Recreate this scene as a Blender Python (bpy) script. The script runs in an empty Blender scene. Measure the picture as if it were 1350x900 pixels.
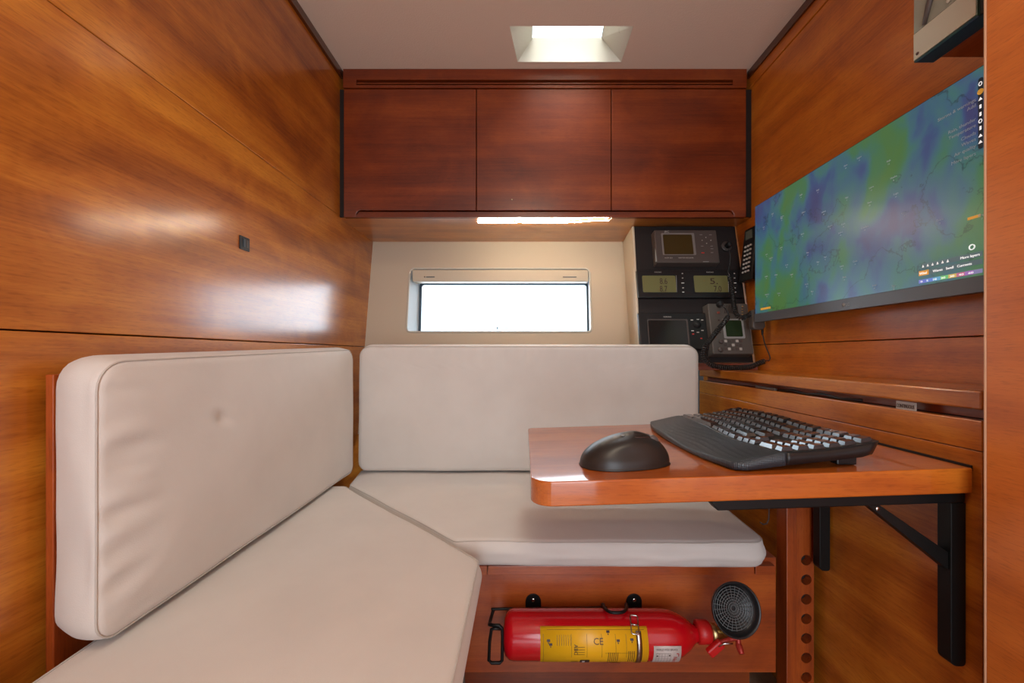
import bpy, bmesh, math, random
from mathutils import Vector, Matrix, noise
random.seed(7)
PI = math.pi
ZC = 0.83                      # eye height above the cabin floor
F = 540.0                      # focal length in pixels of the 1350 frame
sc = bpy.context.scene
C = sc.collection

# ------------------------------------------------------------------ camera, world, lights, exposure
cam = bpy.data.objects.new('camera', bpy.data.cameras.new('camera')); C.objects.link(cam)
cam.location = (0, 0, ZC); cam.rotation_euler = (PI/2, 0, 0)
cam.data.sensor_width = 36; cam.data.lens = 36*F/1350
cam.data.shift_x = -13/1350; cam.data.shift_y = 17/1350
cam.data.clip_start = .02
sc.camera = cam
sc.view_settings.view_transform = 'Standard'; sc.view_settings.look = 'None'
sc.view_settings.gamma = 1; sc.view_settings.use_curve_mapping = False
sc.view_settings.exposure = 0.15

w = bpy.data.worlds.new('sky'); sc.world = w; w.use_nodes = True
nt = w.node_tree; nt.nodes.clear()
wo = nt.nodes.new('ShaderNodeOutputWorld'); bg = nt.nodes.new('ShaderNodeBackground')
tc = nt.nodes.new('ShaderNodeTexCoord'); mp = nt.nodes.new('ShaderNodeMapping'); mp.inputs['Scale'].default_value = (2, 2, 9)
nz = nt.nodes.new('ShaderNodeTexNoise'); nz.inputs['Scale'].default_value = 2.2; nz.inputs['Detail'].default_value = 5
cr = nt.nodes.new('ShaderNodeValToRGB')
cr.color_ramp.elements[0].position = .45; cr.color_ramp.elements[0].color = (.70, .88, 1.0, 1)
cr.color_ramp.elements[1].position = .62; cr.color_ramp.elements[1].color = (.95, .98, 1.0, 1)
nt.links.new(tc.outputs['Generated'], mp.inputs[0]); nt.links.new(mp.outputs[0], nz.inputs['Vector'])
nt.links.new(nz.outputs['Fac'], cr.inputs[0]); nt.links.new(cr.outputs[0], bg.inputs[0])
# brighter towards the zenith, where the sun stands behind thin cloud
sx = nt.nodes.new('ShaderNodeSeparateXYZ'); mrz = nt.nodes.new('ShaderNodeMapRange')
mrz.inputs['From Min'].default_value = .55; mrz.inputs['From Max'].default_value = .95; mrz.inputs['To Min'].default_value = 1.9; mrz.inputs['To Max'].default_value = 13
nt.links.new(tc.outputs['Generated'], sx.inputs[0]); nt.links.new(sx.outputs['Z'], mrz.inputs['Value']); nt.links.new(mrz.outputs[0], bg.inputs[1])
nt.links.new(bg.outputs[0], wo.inputs[0])

def area(name, loc, rot, sx, sy, energy, col):
    l = bpy.data.lights.new(name, 'AREA'); l.shape = 'RECTANGLE'; l.size = sx; l.size_y = sy
    l.energy = energy; l.color = col
    o = bpy.data.objects.new(name, l); o.location = (loc[0], loc[1], loc[2]+ZC); o.rotation_euler = rot; C.objects.link(o)
    return o
# cool and warm fill lamps added unseen behind the camera, daylight over the roof hatch
area('doorway_fill', (.02, -1.22, .0), (PI/2, 0, 0), .8, 1.5, 15, (.86, .92, 1))
area('passage_fill', (.05, -.10, .95), (0, 0, 0), .35, .35, 5, (1, .86, .66))
area('hatch_daylight', (.147, 1.27, 1.16), (0, 0, 0), .24, .12, 3.0, (1, .93, .82))
area('window_daylight', (-.08, 1.95, .30), (-PI/2, 0, 0), .8, .5, 6, (.82, .92, 1))

# ------------------------------------------------------------------ materials
def newmat(name):
    m = bpy.data.materials.new(name); m.use_nodes = True
    return m, m.node_tree, m.node_tree.nodes['Principled BSDF']
def plain(name, col, rough=.5, metal=0, emit=None, es=0, coat=0, spec=.5, trans=0, ior=1.45):
    m, t, b = newmat(name)
    b.inputs['Base Color'].default_value = (*col, 1); b.inputs['Roughness'].default_value = rough
    b.inputs['Metallic'].default_value = metal; b.inputs['Coat Weight'].default_value = coat
    b.inputs['Coat Roughness'].default_value = .1
    b.inputs['Specular IOR Level'].default_value = spec; b.inputs['Transmission Weight'].default_value = trans
    b.inputs['IOR'].default_value = ior
    if emit: b.inputs['Emission Color'].default_value = (*emit, 1); b.inputs['Emission Strength'].default_value = es
    # slight procedural variation in roughness so nothing is perfectly even
    n = t.nodes.new('ShaderNodeTexNoise'); n.inputs['Scale'].default_value = 35
    mr = t.nodes.new('ShaderNodeMapRange'); mr.inputs['To Min'].default_value = max(0, rough-.05); mr.inputs['To Max'].default_value = min(1, rough+.05)
    tcx = t.nodes.new('ShaderNodeTexCoord'); t.links.new(tcx.outputs['Object'], n.inputs['Vector'])
    t.links.new(n.outputs['Fac'], mr.inputs['Value'])
    if trans == 0: t.links.new(mr.outputs[0], b.inputs['Roughness'])
    return m
def wood(name, axis, c0, c1, c2, rough=.3, coat=1.0, coatr=.2, rot=0):
    """axis: 0,1,2 = direction of the grain"""
    m, t, b = newmat(name)
    N = t.nodes.new; L = t.links.new
    tcx = N('ShaderNodeTexCoord')
    def layer(along, across, detail, dist):
        mpx = N('ShaderNodeMapping'); s = [across]*3; s[axis] = along
        mpx.inputs['Scale'].default_value = s; mpx.inputs['Rotation'].default_value = rot if rot else (0, 0, 0)
        n = N('ShaderNodeTexNoise'); n.inputs['Scale'].default_value = 1; n.inputs['Detail'].default_value = detail
        n.inputs['Distortion'].default_value = dist
        L(tcx.outputs['Object'], mpx.inputs[0]); L(mpx.outputs[0], n.inputs['Vector']); return n
    a = layer(1.2, 16, 6, .6); f = layer(7, 260, 3, .2); g = layer(5, 7, 3, 1.2)
    fl = layer(60, 500, 2, 0)
    r = N('ShaderNodeValToRGB'); e = r.color_ramp.elements
    e[0].position = .30; e[0].color = (*c0, 1); e[1].position = .72; e[1].color = (*c2, 1)
    k = e.new(.5); k.color = (*c1, 1)
    m1 = N('ShaderNodeMath'); m1.operation = 'MULTIPLY_ADD'; m1.inputs[1].default_value = .22
    L(f.outputs['Fac'], m1.inputs[0]); 
    m0 = N('ShaderNodeMath'); m0.operation = 'MULTIPLY_ADD'; m0.inputs[1].default_value = .66; m0.inputs[2].default_value = -.165
    L(a.outputs['Fac'], m0.inputs[0]); 
    m2 = N('ShaderNodeMath'); m2.operation = 'MULTIPLY_ADD'; m2.inputs[1].default_value = .45
    L(g.outputs['Fac'], m2.inputs[0]); L(m0.outputs[0], m2.inputs[2]); L(m2.outputs[0], m1.inputs[2])
    L(m1.outputs[0], r.inputs[0])
    mx = N('ShaderNodeMix'); mx.data_type = 'RGBA'; mx.blend_type = 'MULTIPLY'; mx.inputs[0].default_value = .35
    r2 = N('ShaderNodeValToRGB'); r2.color_ramp.elements[0].position = .30; r2.color_ramp.elements[0].color = (.45, .35, .3, 1)
    r2.color_ramp.elements[1].position = .48; r2.color_ramp.elements[1].color = (1, 1, 1, 1)
    L(fl.outputs['Fac'], r2.inputs[0]); L(r.outputs[0], mx.inputs[6]); L(r2.outputs[0], mx.inputs[7])
    L(mx.outputs[2], b.inputs['Base Color'])
    b.inputs['Roughness'].default_value = rough+.15
    b.inputs['Coat Weight'].default_value = coat; b.inputs['Coat Roughness'].default_value = coatr; b.inputs['Coat IOR'].default_value = 1.6; b.inputs['Specular IOR Level'].default_value = .25
    bp = N('ShaderNodeBump'); bp.inputs['Strength'].default_value = .05; bp.inputs['Distance'].default_value = .001
    L(f.outputs['Fac'], bp.inputs['Height']); L(bp.outputs[0], b.inputs['Normal'])
    return m
gold = ((.24, .056, .005), (.47, .142, .011), (.68, .262, .026))
red = ((.10, .015, .0025), (.19, .031, .0035), (.29, .058, .006))
mid = ((.20, .030, .004), (.36, .064, .007), (.50, .115, .013))
M = {}
M['wall_l'] = wood('cherry_wall', 1, *gold, coatr=.19)
M['wall_r'] = wood('cherry_wall_right', 1, (.32, .070, .006), (.56, .160, .012), (.74, .270, .026), coat=.8, coatr=.3)
M['cab'] = wood('cherry_cabinet', 0, (.10, .013, .0018), (.18, .027, .0026), (.27, .050, .0045), coat=.45, coatr=.25)
M['trimx'] = wood('cherry_trim_cross', 0, *red, coatr=.3)
M['trimy'] = wood('cherry_trim_long', 1, *mid, coatr=.25)
M['trimz'] = wood('cherry_trim_upright', 2, *mid, coatr=.25)
M['bench'] = wood('cherry_bench', 0, *mid, coatr=.3)
M['table'] = wood('cherry_table', 0, (.26, .046, .005), (.44, .098, .009), (.58, .165, .016), rough=.2, coatr=.06)
M['soffit'] = wood('cherry_soffit', 0, *gold, coatr=.3)
M['bulk'] = wood('cherry_bulkhead', 1, (.42, .095, .010), (.56, .145, .018), (.66, .19, .028), coatr=.3)
M['unit'] = wood('cherry_unit', 1, *gold, coatr=.22)
M['floor'] = wood('teak_floor', 1, (.16, .07, .03), (.24, .11, .05), (.3, .15, .07))
M['dark'] = plain('dark_gap', (.012, .006, .004), .8)
M['black'] = plain('black_plastic', (.012, .012, .013), .35)
M['blackm'] = plain('black_metal', (.005, .005, .005), .45, spec=.35)
M['matteblack'] = plain('matte_black', (.010, .011, .012), .6)
M['panel'] = plain('charcoal_panel', (.020, .016, .016), .6, spec=.3)
M['grey'] = plain('warm_grey_plastic', (.078, .062, .056), .45)
M['greylight'] = plain('light_grey_edge', (.30, .30, .29), .35)
M['radio'] = plain('radio_grey', (.095, .085, .075), .45)
M['steel'] = plain('steel', (.6, .58, .55), .25, 1)
M['brass'] = plain('brass', (.55, .42, .2), .35, 1)
M['red'] = plain('red_enamel', (.52, .004, .010), .22, coat=.6)
M['redcap'] = plain('red_plastic', (.50, .010, .010), .4)
M['yellow'] = plain('yellow_label', (.86, .46, .012), .35)
M['white'] = plain('white_label', (.62, .56, .52), .45)
M['ink'] = plain('ink', (.05, .025, .02), .5)
M['redink'] = plain('red_ink', (.45, .03, .03), .5)
M['print'] = plain('pale_print', (.45, .43, .40), .5)
M['lcd'] = plain('lcd_green', (.12, .115, .045), .35, emit=(.13, .12, .045), es=.15)
M['lcddark'] = plain('lcd_brown', (.05, .032, .008), .3)
M['lcdgreen'] = plain('lcd_dark_green', (.02, .035, .015), .2)
M['scrblack'] = plain('screen_off', (.018, .016, .015), .12)
M['button'] = plain('pale_button', (.5, .48, .45), .45)
M['redbutton'] = plain('red_button', (.55, .05, .04), .4)
M['cream'] = plain('cream_liner', (.58, .50, .38), .5)
M['creamgloss'] = plain('cream_gelcoat', (.62, .60, .52), .3)
M['frame'] = plain('window_frame_blue_grey', (.03, .06, .09), .4)
M['led'] = plain('led_light', (1, 1, 1), .5, emit=(1, .88, .66), es=120)
M['silver'] = plain('silver_plate', (.62, .60, .50), .3, .6)
M['acryl'] = plain('green_acrylic_edge', (.02, .05, .035), .15, coat=.5)
M['chin'] = plain('monitor_bezel', (.10, .11, .125), .35)
M['orange'] = plain('orange_badge', (.6, .30, .04), .4, emit=(.6, .3, .04), es=.5)
M['tvtext'] = plain('screen_lettering', (.3, .35, .4), .4, emit=(.34, .40, .44), es=.16)
M['tvwhite'] = plain('screen_icon_white', (.8, .8, .8), .4, emit=(.8, .8, .8), es=.8)
M['tvbar'] = plain('screen_toolbar', (.012, .018, .022), .4, emit=(.010, .014, .018), es=.5)
M['key'] = plain('keycap', (.016, .017, .019), .22, coat=.8)
M['cord'] = plain('cord_rubber', (.012, .012, .012), .35)
# glass
m, t, b = newmat('window_glass'); t.nodes.remove(b)
tr = t.nodes.new('ShaderNodeBsdfTransparent'); tr.inputs[0].default_value = (.93, .97, 1, 1)
gl = t.nodes.new('ShaderNodeBsdfGlossy'); gl.inputs['Roughness'].default_value = .02
fr = t.nodes.new('ShaderNodeFresnel'); fr.inputs[0].default_value = 1.45
mx = t.nodes.new('ShaderNodeMixShader'); t.links.new(fr.outputs[0], mx.inputs[0]); t.links.new(tr.outputs[0], mx.inputs[1]); t.links.new(gl.outputs[0], mx.inputs[2])
t.links.new(mx.outputs[0], t.nodes['Material Output'].inputs[0]); M['glass'] = m
# ceiling: textured vinyl
m, t, b = newmat('ceiling_vinyl'); b.inputs['Base Color'].default_value = (.82, .70, .58, 1); b.inputs['Roughness'].default_value = .6
n = t.nodes.new('ShaderNodeTexNoise'); n.inputs['Scale'].default_value = 220; bp = t.nodes.new('ShaderNodeBump'); bp.inputs['Strength'].default_value = .35; bp.inputs['Distance'].default_value = .002
tcx = t.nodes.new('ShaderNodeTexCoord'); t.links.new(tcx.outputs['Object'], n.inputs['Vector']); t.links.new(n.outputs['Fac'], bp.inputs['Height']); t.links.new(bp.outputs[0], b.inputs['Normal']); M['ceil'] = m
# fabric
def fabric(name, col):
    m, t, b = newmat(name); b.inputs['Roughness'].default_value = .85; b.inputs['Sheen Weight'].default_value = .25
    tcx = t.nodes.new('ShaderNodeTexCoord')
    n = t.nodes.new('ShaderNodeTexNoise'); n.inputs['Scale'].default_value = 700; n.inputs['Detail'].default_value = 2
    n2 = t.nodes.new('ShaderNodeTexNoise'); n2.inputs['Scale'].default_value = 9; n2.inputs['Detail'].default_value = 4
    r = t.nodes.new('ShaderNodeValToRGB'); r.color_ramp.elements[0].position = .3; r.color_ramp.elements[1].position = .7
    r.color_ramp.elements[0].color = (*[c*.93 for c in col], 1); r.color_ramp.elements[1].color = (*col, 1)
    bp = t.nodes.new('ShaderNodeBump'); bp.inputs['Strength'].default_value = .18; bp.inputs['Distance'].default_value = .001
    bp2 = t.nodes.new('ShaderNodeBump'); bp2.inputs['Strength'].default_value = .25; bp2.inputs['Distance'].default_value = .006
    for q in (n, n2): t.links.new(tcx.outputs['Object'], q.inputs['Vector'])
    t.links.new(n2.outputs['Fac'], r.inputs[0]); t.links.new(r.outputs[0], b.inputs['Base Color'])
    t.links.new(n.outputs['Fac'], bp.inputs['Height']); t.links.new(n2.outputs['Fac'], bp2.inputs['Height'])
    t.links.new(bp2.outputs[0], bp.inputs['Normal']); t.links.new(bp.outputs[0], b.inputs['Normal']); return m
M['fabric'] = fabric('cream_canvas', (.68, .645, .60)); M['seam'] = fabric('seam_thread', (.55, .51, .46))
# palm rest: fine dotted rubber
m, t, b = newmat('dotted_palm_rest'); b.inputs['Base Color'].default_value = (.030, .040, .050, 1); b.inputs['Roughness'].default_value = .34
v = t.nodes.new('ShaderNodeTexVoronoi'); v.inputs['Scale'].default_value = 420; v.inputs['Randomness'].default_value = 0
tcx = t.nodes.new('ShaderNodeTexCoord'); bp = t.nodes.new('ShaderNodeBump'); bp.inputs['Strength'].default_value = .6; bp.inputs['Distance'].default_value = .0015
t.links.new(tcx.outputs['Object'], v.inputs['Vector']); t.links.new(v.outputs['Distance'], bp.inputs['Height']); t.links.new(bp.outputs[0], b.inputs['Normal']); M['palm'] = m
# brushed cord grille
# weather map on the monitor
m, t, b = newmat('weather_map_screen'); N = t.nodes.new; L = t.links.new
tcx = N('ShaderNodeTexCoord')
mpx = N('ShaderNodeMapping'); mpx.inputs['Scale'].default_value = (1, 1.0, .62); mpx.inputs['Rotation'].default_value = (.45, 0, 0); mpx.inputs['Location'].default_value = (0, 3.3, 1.1)
L(tcx.outputs['Object'], mpx.inputs[0])
a = N('ShaderNodeTexNoise'); a.inputs['Scale'].default_value = 6.5; a.inputs['Detail'].default_value = 2.5; a.inputs['Distortion'].default_value = .7
c = N('ShaderNodeTexNoise'); c.inputs['Scale'].default_value = 15; c.inputs['Detail'].default_value = 3; c.inputs['Distortion'].default_value = .5
L(mpx.outputs[0], a.inputs['Vector']); L(mpx.outputs[0], c.inputs['Vector'])
ma = N('ShaderNodeMath'); ma.operation = 'MULTIPLY_ADD'; ma.inputs[1].default_value = .55
mb_ = N('ShaderNodeMath'); mb_.operation = 'MULTIPLY'; mb_.inputs[1].default_value = .45
L(c.outputs['Fac'], mb_.inputs[0]); L(a.outputs['Fac'], ma.inputs[0]); L(mb_.outputs[0], ma.inputs[2])
r = N('ShaderNodeValToRGB'); e = r.color_ramp.elements
e[0].position = .36; e[0].color = (.05, .055, .17, 1); e[1].position = .64; e[1].color = (.08, .20, .045, 1)
for p, cc in ((.41, (.045, .085, .22)), (.45, (.05, .14, .22)), (.50, (.055, .18, .18)), (.55, (.06, .20, .09))):
    k = e.new(p); k.color = (*cc, 1)
L(ma.outputs[0], r.inputs[0])
# coast lines: thin dark isolines of another noise
d = N('ShaderNodeTexNoise'); d.inputs['Scale'].default_value = 4.2; d.inputs['Detail'].default_value = 7; d.inputs['Roughness'].default_value = .55
L(tcx.outputs['Object'], d.inputs['Vector'])
s1 = N('ShaderNodeMath'); s1.operation = 'SUBTRACT'; s1.inputs[1].default_value = .5; s2 = N('ShaderNodeMath'); s2.operation = 'ABSOLUTE'
s3 = N('ShaderNodeMapRange'); s3.inputs['From Min'].default_value = .001; s3.inputs['From Max'].default_value = .0045; s3.inputs['To Min'].default_value = .45
L(d.outputs['Fac'], s1.inputs[0]); L(s1.outputs[0], s2.inputs[0]); L(s2.outputs[0], s3.inputs['Value'])
mm = N('ShaderNodeMix'); mm.data_type = 'RGBA'; mm.blend_type = 'MULTIPLY'; mm.inputs[0].default_value = 1
L(r.outputs[0], mm.inputs[6]); L(s3.outputs[0], mm.inputs[7])
L(mm.outputs[2], b.inputs['Emission Color']); b.inputs['Emission Strength'].default_value = .60
b.inputs['Base Color'].default_value = (.02, .03, .035, 1); b.inputs['Roughness'].default_value = .30; b.inputs['Specular IOR Level'].default_value = .6
M['map'] = m

# ------------------------------------------------------------------ mesh building
def V(*a): return Vector(a)
class MB:
    def __init__(s): s.v = []; s.f = []; s.sm = []
    def add(s, vs, fs, smooth=False):
        o = len(s.v); s.v += [Vector(p) for p in vs]; s.f += [[i+o for i in f] for f in fs]; s.sm += [smooth]*len(fs); return s
    def box(s, x0, x1, y0, y1, z0, z1):
        vs = [(x, y, z) for z in (z0, z1) for y in (y0, y1) for x in (x0, x1)]
        return s.add(vs, [(0, 2, 3, 1), (4, 5, 7, 6), (0, 1, 5, 4), (2, 6, 7, 3), (0, 4, 6, 2), (1, 3, 7, 5)])
    def obox(s, o, e1, e2, e3, a, b, c):
        """box with centre o, half sizes a b c along the unit axes"""
        o = Vector(o)
        vs = [o+Vector(e1)*(a*i)+Vector(e2)*(b*j)+Vector(e3)*(c*k) for k in (-1, 1) for j in (-1, 1) for i in (-1, 1)]
        return s.add(vs, [(0, 2, 3, 1), (4, 5, 7, 6), (0, 1, 5, 4), (2, 6, 7, 3), (0, 4, 6, 2), (1, 3, 7, 5)])
    def hexa(s, bot, top):
        return s.add(list(bot)+list(top), [(3, 2, 1, 0), (4, 5, 6, 7), (0, 1, 5, 4), (1, 2, 6, 5), (2, 3, 7, 6), (3, 0, 4, 7)])
    def prism(s, poly, o, e1, e2, e3, d, smooth=False):
        """poly in (e1,e2) from o, extruded by d along e3"""
        o, e1, e2, e3 = map(Vector, (o, e1, e2, e3)); n = len(poly)
        vs = [o+e1*a+e2*b for a, b in poly]+[o+e1*a+e2*b+e3*d for a, b in poly]
        s.add(vs, [tuple(range(n))[::-1], tuple(range(n, 2*n))])
        o2 = len(s.v)-2*n
        for i in range(n): s.f.append([o2+i, o2+(i+1) % n, o2+n+(i+1) % n, o2+n+i]); s.sm.append(smooth)
        return s
    def tube(s, pts, r, seg=8, closed=False):
        pts = [Vector(p) for p in pts]; n = len(pts); rs = r if isinstance(r, (list, tuple)) else [r]*n
        vs = []; prev = None
        for i, p in enumerate(pts):
            a = pts[(i-1) % n] if (closed or i > 0) else p; b = pts[(i+1) % n] if (closed or i < n-1) else p
            t = (b-a); t = t.normalized() if t.length > 1e-9 else Vector((0, 0, 1))
            if prev is None:
                u = t.orthogonal().normalized()
            else:
                u = prev-t*prev.dot(t); u = u.normalized() if u.length > 1e-6 else t.orthogonal().normalized()
            prev = u; w_ = t.cross(u)
            for k in range(seg):
                an = 2*PI*k/seg; vs.append(p+(u*math.cos(an)+w_*math.sin(an))*rs[i])
        fs = []
        for i in range(n if closed else n-1):
            j = (i+1) % n
            for k in range(seg): fs.append((i*seg+k, i*seg+(k+1) % seg, j*seg+(k+1) % seg, j*seg+k))
        if not closed: fs += [tuple(range(seg))[::-1], tuple((n-1)*seg+k for k in range(seg))]
        return s.add(vs, fs, True)
    def lathe(s, prof, o, ax, seg=32):
        """prof: list of (distance along ax, radius)"""
        o = Vector(o); ax = Vector(ax).normalized(); u = ax.orthogonal().normalized(); w_ = ax.cross(u); vs = []
        for d, r in prof:
            for k in range(seg):
                an = 2*PI*k/seg; vs.append(o+ax*d+(u*math.cos(an)+w_*math.sin(an))*max(r, 1e-5))
        fs = []
        for i in range(len(prof)-1):
            for k in range(seg): fs.append((i*seg+k, i*seg+(k+1) % seg, (i+1)*seg+(k+1) % seg, (i+1)*seg+k))
        fs += [tuple(range(seg))[::-1], tuple((len(prof)-1)*seg+k for k in range(seg))]
        return s.add(vs, fs, True)
    def ringplate(s, outer, inner, fr):
        """flat plate between two convex loops given in 2D, fr maps (a,b)->point"""
        cx = sum(p[0] for p in inner)/len(inner); cy = sum(p[1] for p in inner)/len(inner)
        ang = sorted(set([round(math.atan2(p[1]-cy, p[0]-cx), 6) for p in list(inner)+list(outer)]))
        def ray(loop, an):
            dx, dy = math.cos(an), math.sin(an); best = None
            for i in range(len(loop)):
                ax, ay = loop[i][0]-cx, loop[i][1]-cy; bx, by = loop[(i+1) % len(loop)][0]-cx, loop[(i+1) % len(loop)][1]-cy
                ex, ey = bx-ax, by-ay; den = dx*ey-dy*ex
                if abs(den) < 1e-12: continue
                t_ = (ax*ey-ay*ex)/den; q = (ax*dy-ay*dx)/den
                if t_ > 0 and -1e-5 <= q <= 1+1e-5: best = t_ if best is None else max(best, t_)
            return (cx+dx*best, cy+dy*best)
        A = [ray(outer, a_) for a_ in ang]; B = [ray(inner, a_) for a_ in ang]; n = len(ang)
        s.add([fr(*p) for p in A]+[fr(*p) for p in B], [(i, (i+1) % n, n+(i+1) % n, n+i) for i in range(n)])
        return s
    def build(s, name, mat, parent=None, bevel=0, seg=2, origin=None, solid=0):
        if origin is None:
            if parent is not None: origin = ORG[parent.name]
            else:
                xs = [p.x for p in s.v]; ys = [p.y for p in s.v]; zs = [p.z for p in s.v]
                origin = Vector(((min(xs)+max(xs))/2, (min(ys)+max(ys))/2, min(zs)))
        origin = Vector(origin)
        me = bpy.data.meshes.new(name); me.from_pydata([p-origin for p in s.v], [], s.f); me.update()
        me.polygons.foreach_set('use_smooth', s.sm)
        b_ = bmesh.new(); b_.from_mesh(me); bmesh.ops.recalc_face_normals(b_, faces=b_.faces); b_.to_mesh(me); b_.free()
        me.materials.append(mat)
        o = bpy.data.objects.new(name, me); C.objects.link(o)
        if parent is not None:
            o.parent = parent; o.location = origin-ORG[parent.name]
        else: o.location = origin+Vector((0, 0, ZC))
        ORG[o.name] = origin
        if solid:
            q = o.modifiers.new('s', 'SOLIDIFY'); q.thickness = solid; q.offset = -1
        if bevel:
            q = o.modifiers.new('b', 'BEVEL'); q.width = bevel; q.segments = seg; q.limit_method = 'ANGLE'; q.angle_limit = math.radians(40)
        return o
ORG = {}
def tag(o, label=None, cat=None, group=None, kind=None):
    if label: o['label'] = label
    if cat: o['category'] = cat
    if group: o['group'] = group
    if kind: o['kind'] = kind
    return o
def thing(name, label, cat, loc, group=None):
    o = bpy.data.objects.new(name, None); C.objects.link(o); o.empty_display_size = .05
    o.location = (loc[0], loc[1], loc[2]+ZC); ORG[o.name] = Vector(loc)
    return tag(o, label, cat, group)
def struct(o): o['kind'] = 'structure'; return o
def rrect(x0, x1, y0, y1, r, n=6):
    rs = r if isinstance(r, (list, tuple)) else [r]*4; out = []
    for (cx, cy, a0, rr) in ((x1-rs[0], y1-rs[0], 0, rs[0]), (x0+rs[1], y1-rs[1], 90, rs[1]), (x0+rs[2], y0+rs[2], 180, rs[2]), (x1-rs[3], y0+rs[3], 270, rs[3])):
        for k in range(n+1):
            a_ = math.radians(a0+90*k/n); out.append((cx+rr*math.cos(a_), cy+rr*math.sin(a_)))
    return out
def text(s, size, o, ex, ey, mat, parent, name, align='LEFT', lift=.0006, fit=None, sub=None):
    """lettering as a thin mesh; ex = reading direction, ey = up"""
    cu = bpy.data.curves.new('txt', 'FONT'); cu.body = s; cu.size = size; cu.align_x = align; cu.extrude = .0002; cu.resolution_u = 3
    ob = bpy.data.objects.new('txt', cu); C.objects.link(ob)
    me = bpy.data.meshes.new_from_object(ob.evaluated_get(bpy.context.evaluated_depsgraph_get()))
    bpy.data.objects.remove(ob); bpy.data.curves.remove(cu)
    ex = Vector(ex).normalized(); ey = Vector(ey).normalized(); n_ = ex.cross(ey)
    xs = [v.co.x for v in me.vertices]; k = 1
    if fit and xs: k = fit/(max(xs)-min(xs))
    vs = [Vector(o)+ex*(v.co.x*k)+ey*v.co.y+n_*(v.co.z+lift) for v in me.vertices]
    fs = [tuple(p.vertices) for p in me.polygons]; bpy.data.meshes.remove(me)
    if sub is not None: sub.add(vs, fs); return sub
    mb = MB(); mb.add(vs, fs); return mb.build(name, mat, parent)
def px(u, v, Y):              # point seen at a pixel of the photograph, at depth Y
    return Vector(((u-688)*Y/F, Y, (467-v)*Y/F))

# ------------------------------------------------------------------ room shell
def xl(y): return -.6185-.013*(1.386-y)
def xr(y): return .780+.011*(1.386-y)
CE = .965
mb = MB(); mb.box(-.75, .86, -1.25, 1.9, -.86, -.83); struct(mb.build('floor', M['floor']))
# ceiling with the hatch opening
HX = (-.036, .328); HY = (1.205, 1.352)
mb = MB()
outer = [(-.70, -1.25), (.86, -1.25), (.86, 1.80), (-.70, 1.80)]; inner = [(HX[0], HY[0]), (HX[1], HY[0]), (HX[1], HY[1]), (HX[0]+.022, HY[1])]
mb.ringplate(outer, inner, lambda a_, b_: V(a_, b_, CE))
struct(mb.build('ceiling', M['ceil']))
# hatch liner (tapering) and frame and glass
wn = MB()
i0 = [V(p[0], p[1], CE) for p in inner]; i1 = [V(.035, 1.225, 1.075), V(.262, 1.225, 1.075), V(.262, 1.352, 1.045), V(.035, 1.352, 1.045)]
wn.add(i0+i1, [(0, 1, 5, 4), (1, 2, 6, 5), (2, 3, 7, 6), (3, 0, 4, 7)])
hatch = struct(wn.build('window_2', M['creamgloss']))
g = MB(); g.add([p+V(0, 0, .001) for p in i1], [(0, 1, 2, 3)]); g.build('pane', M['glass'], hatch)
# left wall: three boards with grooves, on a dark backing
for i, (z0, z1) in enumerate(((-.83, .0292), (.0312, .4692), (.4708, CE))):
    mb = MB(); ya, yb = -1.25, 1.75
    mb.hexa([V(xl(ya), ya, z0), V(xl(yb), yb, z0), V(xl(yb)-.03, yb, z0), V(xl(ya)-.03, ya, z0)],
            [V(xl(ya), ya, z1), V(xl(yb), yb, z1), V(xl(yb)-.03, yb, z1), V(xl(ya)-.03, ya, z1)])
    if i == 0: wl = struct(mb.build('wall_left', M['wall_l'], bevel=.0012))
    else: mb.build('wall_board', M['wall_l'], wl, bevel=.0012)
mb = MB(); mb.box(-.70, -.672, -1.25, 1.75, -.83, CE); mb.build('backing', M['dark'], wl)
# right wall of the nook: boards with seams
for i, (z0, z1) in enumerate(((-.83, .0305), (.0325, .905), (.9065, CE))):
    mb = MB(); ya, yb = .552, 1.75; q = .003 if i == 2 else 0
    mb.hexa([V(xr(ya)-q, ya, z0), V(xr(ya)+.03, ya, z0), V(xr(yb)+.03, yb, z0), V(xr(yb)-q, yb, z0)],
            [V(xr(ya)-q, ya, z1), V(xr(ya)+.03, ya, z1), V(xr(yb)+.03, yb, z1), V(xr(yb)-q, yb, z1)])
    if i == 0: wr = struct(mb.build('wall_right', M['wall_r'], bevel=.001))
    else: mb.build('wall_board', M['wall_r'], wr, bevel=.001)
mb = MB(); mb.box(.83, .85, .60, 1.75, -.83, CE); mb.build('backing', M['dark'], wr)
# near bulkhead to the right of the opening
BY = .55
mb = MB(); mb.box(.620, .648, -1.25, BY-.0032, -.83, CE); bk = struct(mb.build('wall_near_right', M['bulk'], bevel=.0008))
mb = MB(); mb.box(.6195, .6485, BY-.003, BY+.0, -.83, CE); mb.build('edge_lipping', plain('pale_lipping', (.62, .36, .22), .3), bk, bevel=.001)
mb = MB(); mb.box(.6487, .84, BY-.03, BY, -.83, CE); mb.build('return_panel', M['bulk'], bk)
# rear wall behind the camera, with a doorway
mb = MB(); mb.box(-.66, -.40, -1.28, -1.25, -.83, CE); mb.box(.44, .66, -1.28, -1.25, -.83, CE); mb.box(-.40, .44, -1.28, -1.25, .80, CE)
struct(mb.build('wall_rear', M['wall_l']))
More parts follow.
